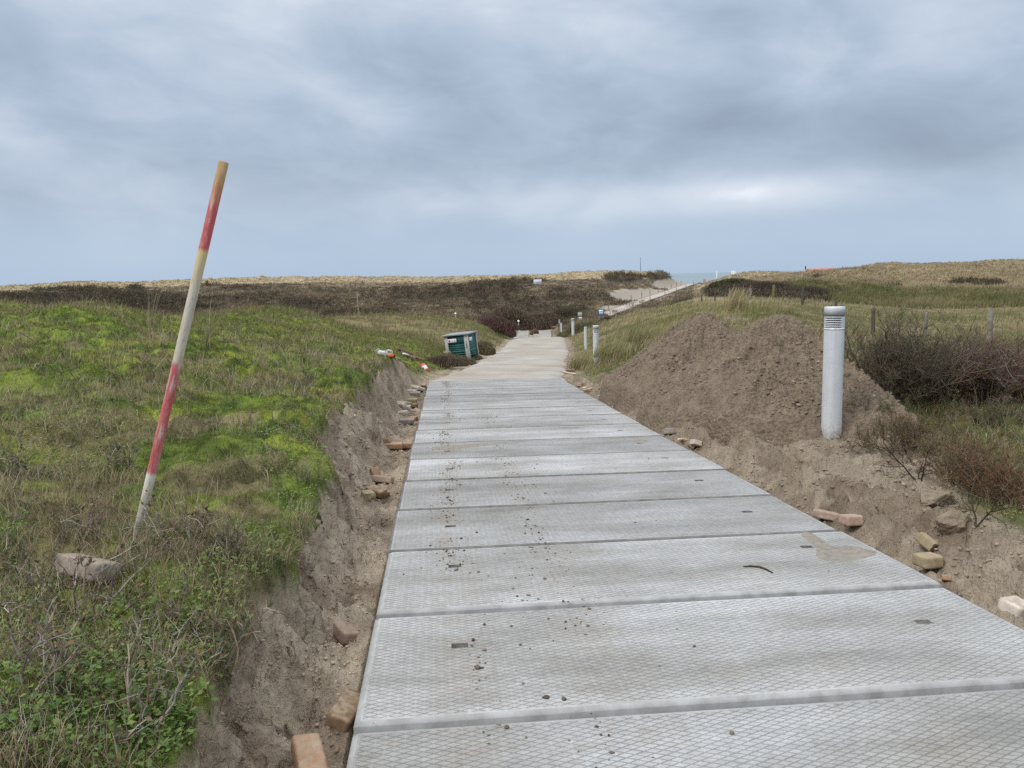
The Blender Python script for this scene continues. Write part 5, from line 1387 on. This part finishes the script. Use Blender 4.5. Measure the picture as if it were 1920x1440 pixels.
tuft(1455, 585, 160, .55, 'lower blond tuft at the foot of the mossy fence post', ((.34, .28, .16), (.27, .23, .12), (.17, .17, .075)), .6, .5, WIND, .5, .016)
tuft(1885, 815, 60, .35, 'green blond tuft at the right edge in front of the thicket', ((.16, .18, .07), (.30, .26, .15), (.11, .13, .05)), .5, .06, WIND, 1.2, .004)
tuft(1100, 690, 400, .62, 'blond marram tussock round the foot of the silver bollard pair', ((.36, .30, .18), (.27, .23, .12), (.18, .18, .075)), .65, .5, WIND, .5, .013)
tuft(1160, 668, 420, .60, 'green blond marram tussock right of the silver bollard pair', ((.27, .24, .12), (.20, .20, .085), (.15, .16, .065)), .65, .6, WIND, .5, .013)
tuft(1215, 640, 400, .65, 'olive marram tussock behind the left sand heap', ((.20, .19, .085), (.26, .23, .12), (.14, .15, .06)), .6, .6, WIND, .5, .014)
# thickets by the road and in the valley
def thicket(u, v, d, rx, ry, rz, label, pal, n=9000, name='thicket', ls=(.08, .25), sink=.1):
    c = P(u, v, d); c[2] = gz(c[0], c[1]) - sink
    o = rng.normal(0, 1, (n, 3)); o /= np.linalg.norm(o, axis=1, keepdims=True); o[:, 2] = np.abs(o[:, 2])
    lob = .78 + .5 * fbm(o[:, 0] * 2.2 + u, o[:, 1] * 2.2 + o[:, 2] * 1.7, 3, 141)
    rr_ = rng.uniform(.35, 1, n) ** .35
    b = o * np.array([rx, ry, rz]) * (lob * rr_)[:, None]
    col = pick(pal, n, .22)
    V1, F1, C1 = blades(b, rng.uniform(*ls, n), d * rng.uniform(.0005, .0012, n), rng.uniform(0, 2 * PI, n), rng.uniform(.05, .8, n), col * .8, 1, 1, col * 1.15)
    t = thing(name, label, 'thicket', c)
    make_mesh('twigs', V1, F1, M_grass, C1, False, t)
    m = 40; az = rng.uniform(0, 2 * PI, m); k = np.linspace(0, 1, 4)
    e = np.stack([np.cos(az) * rx * .6, np.sin(az) * ry * .6, np.full(m, rz * .8)], -1) * rng.uniform(.5, 1, (m, 1))
    V, q = tubes(e[:, None] * k[None, :, None], np.full((m, 1), d * .0004) * np.linspace(1, .5, 4)[None], 4)
    make_mesh('stems', V, q, M_twig, np.tile([.05, .04, .03], (len(V), 1)), False, t)
    return t
PUR = ((0.1615, 0.0912, 0.0855), (0.1235, 0.076, 0.0722), (0.209, 0.1235, 0.1045), (0.095, 0.076, 0.0608))
BRN = ((0.1805, 0.133, 0.095), (0.1425, 0.1064, 0.0798), (0.228, 0.171, 0.1178), (0.114, 0.095, 0.0665))
thicket(925, 617, 54, 1.6, 1.5, .95, 'domed purple brown thicket on the left of the road above the green bin', PUR, 9000)
thicket(945, 622, 57, .9, 1.2, .75, 'smaller purple brown thicket where the road drops out of sight', PUR, 5000)
thicket(912, 606, 60, 2.0, 1.5, .6, 'long low purple thicket behind the domed one', PUR, 6000)
thicket(1010, 616, 98, 4.2, 1.6, 1.9, 'wide brown leafless thicket across the end of the road', BRN, 12000, ls=(.15, .4))
thicket(955, 614, 99, 2.6, 2.2, 1.7, 'brown thicket behind the white globe lamp', BRN, 9000, ls=(.15, .4))
thicket(1064, 609, 100, 2.0, 2, 1.1, 'dark thicket left of the green board', ((0.105, 0.0875, 0.063), (0.0875, 0.091, 0.0525), (0.1488, 0.1138, 0.0788)), 7000, ls=(.15, .4))
thicket(1002, 620, 90, .5, .5, .6, 'reddish bush growing between the two concrete strips', ((0.2625, 0.1313, 0.105), (0.175, 0.1138, 0.0875), (0.3325, 0.245, 0.175)), 2500, 'bush', (.08, .25))
thicket(1137, 597, 96, 1.0, .8, .6, 'blackish bush at the start of the path up the far dune', ((0.0613, 0.0613, 0.0438), (0.0875, 0.0788, 0.0525)), 2500, 'bush', (.08, .2))
thicket(1070, 625, 62, 1.3, 1.2, .55, 'olive bush behind the white midway bollard', ((0.175, 0.175, 0.0788), (0.2275, 0.2013, 0.105), (0.1225, 0.1225, 0.0613)), 5000, 'bush', (.1, .3))
thicket(1095, 625, 58, 1.3, 1.2, .6, 'dull green bush right of the white midway bollard', ((0.1488, 0.1575, 0.07), (0.21, 0.175, 0.0963), (0.105, 0.105, 0.0525)), 5000, 'bush', (.1, .3))
thicket(905, 650, 35, .6, .6, .55, 'brown twiggy bush just right of the green bin', ((0.1925, 0.1575, 0.0963), (0.1488, 0.1313, 0.0788), (0.245, 0.2013, 0.1225)), 6000, 'bush', (.08, .22))
thicket(825, 690, 25, .8, .5, .3, 'dark purple brown heather clump above the red and white roll', ((0.0963, 0.0735, 0.0595), (0.1313, 0.0875, 0.0735), (0.175, 0.14, 0.0875)), 4000, 'bush', (.05, .14))
thicket(848, 680, 27, .85, .4, .28, 'brown heather strip along the bank below the green bin', ((0.175, 0.1313, 0.0875), (0.1313, 0.105, 0.07), (0.2275, 0.1925, 0.105)), 5000, 'bush', (.05, .16))
thicket(884, 664, 31, .5, .4, .28, 'olive brown clump at the right foot of the green bin', ((0.175, 0.1663, 0.0875), (0.2275, 0.175, 0.105)), 3000, 'bush', (.05, .16))
thicket(1375, 562, 75, 2.4, 1.6, 1.0, 'dark green rounded bush behind the blond tuft and fence', ((0.0875, 0.1015, 0.049), (0.1138, 0.1225, 0.0613), (0.0788, 0.0788, 0.049)), 7000, 'bush', (.1, .3))
thicket(1420, 566, 72, 3.2, 1.6, .8, 'dark brown thicket left of the mossy fence post', ((0.1138, 0.0875, 0.07), (0.0875, 0.07, 0.0595), (0.1488, 0.105, 0.0875)), 8000, ls=(.1, .3))
thicket(1490, 570, 70, 3.0, 1.6, .7, 'dark brown thicket right of the mossy fence post', ((0.1138, 0.0875, 0.07), (0.0875, 0.0735, 0.0595), (0.1488, 0.1155, 0.0875)), 8000, ls=(.1, .3))

# ------------------------------------------------------------------ fence posts
M_post = m_noisy('grey_weathered_wood', (.13, .115, .095), (.24, .22, .19), 7, .95, .6, .1, (.30, .27, .23), .15, .02)
M_postg = m_noisy('mossy_wood', (.12, .115, .05), (.19, .18, .085), 7, .95, .6, .1, None, 0, .02)
M_postd = m_noisy('dark_wood', (.06, .05, .042), (.11, .095, .08), 7, .95, .6, .1, None, 0, .02)
def fpost(u, vt, vb, d, label, m, r=.055, lean=0.0):
    b = P(u, vb, d); tz = P(u, vt, d)[2]; g_ = gz(b[0], b[1]); b[2] = min(g_, b[2]) - .15; H = tz - b[2]
    prof = [(r, 0), (r, H * .3), (r * .96, H * .7), (r * .92, H - .02), (r * .6, H), (.0001, H + .005)]
    M = MB().lathe(prof, 10); v = np.concatenate(M.v); v[:, :2] *= (1 + .12 * (fbm(np.arctan2(v[:, 1], v[:, 0]) * 2, v[:, 2] * 3, 2, int(u)) - .5))[:, None] * [1, 1]
    M.v = [v]
    o = M.build('fence_post', m, None, True); o.location = b; o.rotation_euler = (rng.normal(0, .02), lean, rng.uniform(0, 6))
    return tag(o, label, 'fence post', 'posts of the fence crossing behind the sand heaps')
fpost(1316, 552, 571, 55, 'leftmost short post of the fence, far behind the left sand heap', M_postd)
fpost(1340, 540, 574, 48, 'thin dark post left of the big blond tuft', M_postd, .05)
fpost(1368, 541, 566, 50, 'faint grey post behind the big blond tuft', M_post, .045)
fpost(1407, 540, 568, 45, 'grey post just right of the big blond tuft', M_post, .06)
fpost(1450.5, 534, 571, 41, 'tall mossy green fence post', M_postg, .07)
fpost(1504, 539, 575, 37, 'dark straight post between the mossy post and the near bollard', M_postd, .06)
fpost(1566, 563, 590, 31, 'post with only its tip showing above the near bollard lamp', M_postd, .06)
fpost(1637, 577, 632, 27, 'dark cracked post right of the near bollard lamp', M_postd, .065, .02)
fpost(1733, 585, 645, 23, 'pale grey post above the middle of the thicket', M_post, .05)
fpost(1855, 578, 655, 20, 'thickest grey post, near the right edge of the photo', M_post, .07, .02)

# ------------------------------------------------------------------ green grit bin
M_green = m_noisy('green_sheet', (.006, .075, .075), (.012, .10, .098), 3, .45, .05, .5); M_frame = m_noisy('grey_paint', (.36, .385, .37), (.45, .47, .45), 4, .6, .05, .3)
M_roof = m_noisy('grey_roof', (.20, .21, .235), (.30, .31, .335), 4, .7, .1, .3); M_white = mat('sign_white', (.80, .80, .80), .5); M_sred = mat('sign_red', (.55, .05, .07), .5); M_spink = mat('sign_pink', (.75, .50, .50), .5)
M_dgreen = mat('dark_green_gap', (.006, .022, .024), .6); M_black = mat('black_paint', (.012, .012, .012), .6); M_lgreen = mat('pale_green_line', (.20, .42, .40), .5); M_yel = mat('sign_ochre', (.55, .40, .22), .5)
def text_mesh(name, body, size, m, parent, loc, rot):
    cu = bpy.data.curves.new(name, 'FONT'); cu.body = body; cu.size = size; cu.align_x = 'CENTER'; cu.align_y = 'CENTER'; cu.extrude = .003
    tmp = bpy.data.objects.new(name, cu); COL.objects.link(tmp); bpy.context.view_layer.update()
    me = bpy.data.meshes.new_from_object(tmp.evaluated_get(bpy.context.evaluated_depsgraph_get()))
    bpy.data.objects.remove(tmp); me.materials.clear(); me.materials.append(m)
    o = bpy.data.objects.new(name, me); COL.objects.link(o); o.parent = parent; o.location = loc; o.rotation_euler = rot
    return o
def grit_bin():
    d = 31.0; b = P(868, 664, d); az = math.atan2(b[0], b[1]); yaw = -az - math.radians(23)
    b[2] -= .06
    t = thing('grit_bin', 'green sheet metal bin with grey frame and roof, leaning beside the sandy road', 'bin', b, (0, math.radians(-5.2), 0))
    W_, D_2, H = 1.0, .92, .90
    R3 = Matrix.Rotation(yaw, 4, 'Z')
    def part(mb, name, m, parent=t, smooth=False):
        M4 = np.array(R3); mb.v = [v @ M4[:3, :3].T for v in mb.v]
        return mb.build(name, m, parent, smooth)
    x0, x1, y0, y1 = -W_ / 2, W_ / 2, -D_2 / 2, D_2 / 2
    body = MB().box((x0 + .03, y0 + .03, -.1), (x1 - .03, y1 - .03, H - .06))
    for k in range(6):
        z = .02 + k * .085
        body.box((x0 + .035, y0 + .022, z), (x1 - .035, y0 + .030, z + .03)); body.box((x1 - .030, y0 + .035, z), (x1 - .022, y1 - .035, z + .03))
    bo = part(body, 'bin_body', M_green)
    part(MB().box((x0 + .10, y0 + .012, .56), (x1 - .13, y0 + .028, .80), None, .004), 'hatch', M_green, t)
    part(MB().box((x0 + .10, y0 + .005, .535), (x1 - .13, y0 + .029, .553)), 'hatch_edge', M_dgreen)
    part(MB().box((x0 + .18, y0 + .016, .805), (x1 - .3, y0 + .029, .835)), 'hatch_gap', M_dgreen)
    part(MB().box((x0 + .11, y0 + .014, .225), (x1 - .14, y0 + .0285, .237)), 'trim_line', M_lgreen)
    part(MB().box((x1 - .0285, y0 + .10, .225), (x1 - .014, y1 - .06, .237)), 'trim_line', M_lgreen)
    for a, c in (((x0 - .01, y0 - .01), (x0 + .12, y0 + .028)), ((x1 - .17, y0 - .012), (x1 + .014, y0 + .04)), ((x1 - .03, y1 - .05), (x1 + .012, y1)), ((x0 - .01, y1 - .06), (x0 + .06, y1))):
        part(MB().box((a[0], a[1], -.15), (c[0], c[1], H - .045), None, .006), 'corner_post', M_frame)
    part(MB().box((x0 - .09, y0 - .08, H - .04), (x1 + .06, y1 + .06, H + .02), None, .01), 'roof', M_roof)
    sg = part(MB().box((x0 + .125, y0 - .012, .60), (x0 + .50, y0 - .002, .745), None, .002), 'sign', M_white)
    for xx, m, r in ((x0 + .195, M_sred, .042), (x0 + .32, M_yel, .020)):
        mb = MB().lathe([(.0001, 0), (r, 0), (r, .004), (.0001, .004)], 20, M=np.array(Matrix.Translation((xx, y0 - .012, .675)) @ Matrix.Rotation(PI / 2, 4, 'X'))); part(mb, 'pictogram', m, sg)
    mb = MB().box((x0 + .425, y0 - .016, .645), (x0 + .437, y0 - .0125, .71)).box((x0 + .437, y0 - .016, .645), (x0 + .465, y0 - .0125, .655)); part(mb, 'pictogram', M_black, sg)
    s2 = part(MB().box((x1 + .002, y0 + .12, .60), (x1 + .010, y0 + .40, .735), None, .002), 'sign', M_white)
    part(MB().box((x1 + .0105, y0 + .19, .625), (x1 + .014, y0 + .34, .715), None, .001), 'pictogram', M_spink, s2)
    for k, ch in enumerate('7R8'):
        l = Vector((x1 - .08, y0 - .014, .55 - k * .095)); l = R3 @ l
        text_mesh('lettering', ch, .13, M_black, t, l, (PI / 2, 0, yaw))
grit_bin()
st = chunk(837, 664, (.22, .16, .13), 'pale stone at the left foot of the green bin', 21, (.1, .2, .3)); st.name = 'stone'; st['category'] = 'stone'; del st['group']
# ------------------------------------------------------------------ tools and material left on the bank
M_org = m_noisy('orange_paint', (.55, .12, .02), (.66, .17, .03), 12, .5, .05, .4); M_steel = m_noisy('scuffed_steel', (.48, .49, .50), (.60, .61, .62), 12, .5, .05, .5)
def machine():
    b = at(722, 669, 0); d = float((b - C0) @ RW[:, 2]); k = d / F * 1.0
    t = thing('work_machine', 'small grey and orange machine with tubular handles lying on the grass bank', 'machine', b, (0, math.radians(9), math.radians(-6)))
    px = k                                                   # one photo pixel in metres here
    MB().box((-14 * px, -5 * px, 1.5 * px), (4.5 * px, 5 * px, 9.5 * px), None, 1.4 * px).build('housing', M_steel, t)
    MB().box((4.5 * px, -4.5 * px, 0), (17 * px, 4.5 * px, 6.5 * px), None, 1.5 * px).build('engine', M_org, t)
    MB().box((3 * px, -5.2 * px, -1.2 * px), (18 * px, 5.2 * px, .6 * px), None, .5 * px).build('base_plate', M_dark, t)
    MB().lathe([(.0001, 0), (2.2 * px, 0), (2.2 * px, 3 * px), (.0001, 3 * px)], 14, M=np.array(Matrix.Translation((16 * px, 0, 3 * px)) @ Matrix.Rotation(PI / 2, 4, 'Y'))).build('exhaust', M_dark, t)
    r = .75 * px
    for s_ in (-1, 1):
        y = s_ * 4.5 * px
        MB().tube([[-15 * px, y, 0], [-17.5 * px, y, 1 * px], [-17.5 * px, y, 9 * px], [-15.5 * px, y, 11.5 * px], [-13 * px, y, 11 * px]], r, 8).build('tube_handle', M_steel, t, True)
        MB().tube([[0, y, 0], [1 * px, y, 11 * px], [3 * px, y, 12.5 * px], [10 * px, y, 12 * px], [12 * px, y, 10.5 * px], [12 * px, y, 5 * px]], r, 8).build('tube_handle', M_steel, t, True)
machine()
M_beam = m_noisy('weathered_beam', (.16, .115, .08), (.27, .21, .155), 6, .9, .4, .1, (.34, .28, .22))
lath(745, 657, 783, 673, 'long weathered beam lying up the bank beside the machine', .10, .08, 'wooden_beam', M_beam, 'beam', .05)
lath(752, 663, 779, 676, 'second weathered beam below the long one on the bank', .08, .07, 'wooden_beam', m_noisy('pinkish_beam', (.25, .18, .14), (.36, .28, .23), 6, .9, .4, .1), 'beam', .04)
lath(757, 668, 765, 671, 'white board end between the beams on the bank', .10, .04, 'white_board', M_white, 'board', .07)
lath(776, 671, 793, 677.5, 'thin orange stick on the bank above the red and white roll', .04, .03, 'orange_stick', m_noisy('orange_wood', (.50, .22, .10), (.60, .32, .17), 9, .8, .1, .2), 'stick', .05)
ho = np.array([at(u, v, .03) for u, v in ((734, 671), (742, 674), (750, 676), (757, 679.5), (763, 682), (770, 685))])
V, q = tubes(ho[None], np.full((1, len(ho)), .012), 6)
tag(make_mesh('hose', V, q, mat('pale_yellow', (.52, .47, .22), .6), None, True), 'pale yellow hose trailing from the machine down the bank', 'hose')
def roll():
    m0 = hit(795.5, 692); d = float((m0 - C0) @ RW[:, 2]) - .08
    a, b = P(790.5, 683.5, d + .03), P(801, 698, d - .03)
    L = np.linalg.norm(b - a); r = 6.0 * d / F
    t = thing('barrier_roll', 'red and white plastic roll lying on the bank at the far end of the trench', 'roll', a)
    ez = (b - a) / L; q = Vector(ez).to_track_quat('Z', 'Y'); t.rotation_euler = q.to_euler()
    M_r = m_noisy('red_plastic', (.55, .05, .035), (.66, .09, .06), 14, .5, .05, .4)
    MB().lathe([(.0001, 0), (r * .7, 0), (r * .96, .015), (r, L * .30)], 24).build('red_end', M_r, t, True)
    MB().lathe([(r, L * .72), (r * .98, L - .015), (r * .75, L), (.0001, L)], 24).build('red_end', M_r, t, True)
    lb = MB().lathe([(r, L * .30), (r * 1.02, L * .31), (r * 1.02, L * .71), (r, L * .72)], 24).build('label_band', m_noisy('lilac_white', (.66, .66, .72), (.80, .80, .83), 8, .5, .02, .4), t, True)
    MB().lathe([(r * 1.03, L * .42), (r * 1.03, L * .62)], 6, math.radians(150), math.radians(205)).build('print', mat('dark_blue_print', (.03, .05, .14), .5), lb)
roll()

# ------------------------------------------------------------------ lamps, boards, masts and buildings further off
def globe(u, vt, vb, d, label):
    b = P(u, vb, d); g_ = gz(b[0], b[1]); z = P(u, vt, d)[2]; b[2] = min(b[2], g_); H = z - b[2]; r = 2.1 * d / F
    t = thing('globe_lamp', label, 'lamp', b)
    MB().lathe([(.04, -.2), (.035, H - r * 1.9)], 10).build('post', mat('white_post', (.62, .62, .60), .5), t, True)
    pr = [(max(r * math.sin(a), .0001), H - r - r * math.cos(a)) for a in np.linspace(0, PI, 14)]
    MB().lathe(pr, 18).build('globe', mat('opal_globe', (.82, .82, .80), .3), t, True)
    MB().lathe([(.0001, H - 2.1 * r), (r * .55, H - 2.1 * r), (r * .55, H - 1.85 * r), (.0001, H - 1.85 * r)], 12).build('collar', M_roof, t)
globe(972.5, 600, 614, 88, 'white globe lamp beside the left concrete strip at the road end')
globe(854.3, 586, 593, 56, 'white globe lamp peeping over the brown hillock left of the road')
def board(u0, u1, v0, v1, d, vb, label, m, name='information_board', cols=(), frame=None, legs=2):
    c = P((u0 + u1) / 2, (v0 + v1) / 2, d); k = d / F; w = (u1 - u0) * k; h = (v1 - v0) * k
    gzz = gz(c[0], c[1]); base = min(gzz, c[2] - h / 2 - .1)
    t = thing(name, label, 'sign board', (c[0], c[1], base), (0, 0, -math.atan2(c[0], c[1])))
    z0 = c[2] - base
    MB().box((-w / 2, -.04, z0 - h / 2), (w / 2, .02, z0 + h / 2), None, .01).build('panel', m, t)
    for a0, b0, a1, b1, mm in cols:
        MB().box((-w / 2 + a0 * w, -.052, z0 - h / 2 + b0 * h), (-w / 2 + a1 * w, -.042, z0 - h / 2 + b1 * h)).build('print', mm, t)
    if frame:
        for q in (((-w / 2 - .08, -.05, z0 - h / 2 - .08), (w / 2 + .08, .03, z0 - h / 2)), ((-w / 2 - .08, -.05, z0 + h / 2), (w / 2 + .08, .03, z0 + h / 2 + .08)), ((-w / 2 - .08, -.05, z0 - h / 2), (-w / 2, .03, z0 + h / 2)), ((w / 2, -.05, z0 - h / 2), (w / 2 + .08, .03, z0 + h / 2))):
            MB().box(*q).build('frame', frame, t)
    for s_ in ((-1, 1) if legs == 2 else (0,)):
        MB().box((s_ * w * .42 - .05, .021, -.3), (s_ * w * .42 + .05, .10, z0 + h * .3)).build('leg', M_roof, t)
    return t
M_bl = mat('pale_blue_print', (.38, .52, .78), .5); M_lil = mat('lilac_white_board', (.66, .68, .78), .5); M_bd = mat('dark_blue_frame', (.05, .08, .17), .5); M_gb = mat('pale_green_board', (.42, .46, .36), .6)
hb_ = hit(1008, 536); hbd = float((hb_ - C0) @ RW[:, 2])
board(1000.5, 1015.5, 524, 532, hbd - 1, 540, 'white board standing alone on the face of the far dune', M_lil, 'hill_board', ((.25, .3, .6, .55, M_bl), (.65, .35, .85, .6, M_bl)))
board(1083.5, 1091.5, 586, 592.5, 98, 603, 'pale green notice board above a white panel near the road bend', M_gb, 'notice_board')
board(1084, 1091, 594.5, 600, 97.5, 603, 'white panel below the pale green notice board', mat('white_panel', (.74, .76, .78), .5), 'lower_sign')
board(1122.8, 1131.2, 580.5, 589.5, 95, 598, 'pale blue information board with a dark frame at the start of the dune path', mat('pale_blue_board', (.56, .68, .90), .4), 'information_board', ((.08, .1, .45, .4, M_bl), (.5, .15, .9, .35, M_bl), (.1, .6, .9, .85, M_white)), M_bd)
def mast(u, vt, vb, d, r, label, m, name='mast', flag=None):
    b = P(u, vb, d); b[2] = min(b[2], gz(b[0], b[1])); H = P(u, vt, d)[2] - b[2]
    t = thing(name, label, 'mast' if not flag else 'flagpole', b)
    MB().lathe([(r, -.3), (r, H * .5), (r * .7, H), (.0001, H + .02)], 8).build('pole', m, t, True)
    if flag:
        w, h, mm = flag
        n = 8; xs = np.linspace(0, w, n)
        v = [[x + .02, .06 * math.sin(x * 5), H - .05 - a * h - .05 * x] for a in (0, 1) for x in xs]
        make_mesh('flag', np.array(v), np.array([[i, i + 1, n + i + 1, n + i] for i in range(n - 1)]), mm, None, True, t)
    else: MB().lathe([(.0001, H), (r * 1.6, H + .02), (r * 1.6, H + .10), (.0001, H + .14)], 8).build('finial', m, t)
mast(1201, 484, 513, 232, .085, 'tall dark mast on the skyline of the far dune', mat('dark_mast', (.13, .16, .20), .6))
mast(672.5, 552, 596, 60, .028, 'thin bare pole behind the brown hillock left of the road', mat('pale_pole', (.34, .29, .22), .8), 'thin_pole')
M_fw = mat('white_flag', (.82, .84, .84), .5)
mast(1343.5, 508, 530, 280, .10, 'white flagpole rising before the sea behind the right dune', M_fw, 'flagpole', (.35, 1.3, M_fw))
mast(1371.5, 507.5, 525, 285, .10, 'white beach flag, left of a pair behind the right dune', M_fw, 'beach_flag', (.7, 2.0, M_fw))
mast(1375.8, 507, 525, 285, .10, 'white beach flag, right of a pair behind the right dune', M_fw, 'beach_flag', (.6, 2.0, M_fw))
mast(1319.3, 523, 532, 270, .16, 'red pole with a pink flag where the dune path meets the sea', mat('red_pole', (.45, .12, .12), .6), 'red_flagpole', (.9, 1.0, mat('pink_flag', (.62, .30, .28), .6)))
# dark beach shed and the red-roofed pavilion
def shed(u0, u1, vt, vb, d, label, wall, roof, name, pitch=.8, chim=None):
    c = P((u0 + u1) / 2, vb, d); k = d / F; w = (u1 - u0) * k; H = P((u0 + u1) / 2, vt, d)[2] - c[2] + 3.0; c[2] -= 3.0
    t = thing(name, label, 'building', c, (0, 0, -math.atan2(c[0], c[1])))
    dp = max(2.5, w * .5)
    MB().box((-w / 2, 0, 0), (w / 2, dp, H - pitch)).build('wall', wall, t)
    rv = [[-w / 2 - .3, -.3, H - pitch], [w / 2 + .3, -.3, H - pitch], [w / 2 + .3, dp + .3, H - pitch], [-w / 2 - .3, dp + .3, H - pitch], [-w / 2 + .6, dp / 2, H], [w / 2 - .6, dp / 2, H]]
    rf = make_mesh('roof', np.array(rv), [np.array([[0, 1, 5, 4], [2, 3, 4, 5]]), np.array([[1, 2, 5], [3, 0, 4]])], roof, None, False, t)
    for q in (-.3, 0, .3):
        wv = MB().box((q * w - w * .08, -.03, H - pitch - 1.6), (q * w + w * .08, .0, H - pitch - .5)).build('window', M_dark, t)
    if chim is not None: MB().box((chim * w - .2, dp / 2 - .2, H - .4), (chim * w + .2, dp / 2 + .2, H + 1.1)).build('chimney', M_dark, rf)
shed(1510, 1567, 503.2, 512, 300, 'long red roofed pavilion half hidden behind the right dune', mat('pavilion_wall', (.40, .36, .32), .8), m_noisy('red_tiles', (.42, .12, .075), (.52, .18, .12), 1.5, .8, .1, .2), 'pavilion', 1.5, -.47)
shed(1307, 1317, 529.5, 534, 268, 'small dark shed at the sea end of the dune path', mat('dark_shed', (.05, .055, .06), .8), mat('dark_shed_roof', (.06, .065, .08), .8), 'shed', .5)
# stakes beside the climbing path
M_stk = mat('grey_stake', (.12, .105, .09), .9)
k_ = 0
stake = None
for f_ in np.concatenate([np.linspace(.04, .86, 11), np.linspace(.10, .80, 6)]):
    side = 1 if k_ >= 11 else -1
    q_ = f_ * (len(bps) - 1); i_ = int(q_); c_ = bps[i_] + sd[i_] * side * (2.2 if side > 0 else 2.4)
    if stake is None:
        stake = MB().lathe([(.07, -.6), (.065, 1.1), (.04, 1.16), (.0001, 1.17)], 7).build('path_stake', M_stk, None, True); o = stake
    else: o = stake.copy(); COL.objects.link(o)
    o.location = (c_[0], c_[1], gz(c_[0], c_[1])); o.rotation_euler = (rng.normal(0, .04), rng.normal(0, .04), 0)
    tag(o, 'thin dark stake in the row along the far side of the pale dune path' if side < 0 else 'thin dark stake in the row along the near side of the pale dune path', 'stake', 'stakes on the far side of the dune path' if side < 0 else 'stakes on the near side of the dune path')
    k_ += 1
b_ = P(1034.5, 630, 57); b_[2] = gz(b_[0], b_[1])
o = MB().lathe([(.05, -.2), (.045, .50), (.03, .54), (.0001, .545)], 8).build('marker_stake', M_post, None, True); o.location = b_
tag(o, 'short grey stake standing on the sandy road by its brow', 'stake')
st = chunk(1037, 620, (.36, .3, .27), 'pale boulder at the right of the far concrete strips', 31, (.1, .1, .4)); st.name = 'boulder'; st['category'] = 'boulder'; del st['group']
p_ = P(1037, 612, 94); st.location = (p_[0], p_[1], gz(p_[0], p_[1]) + .2)
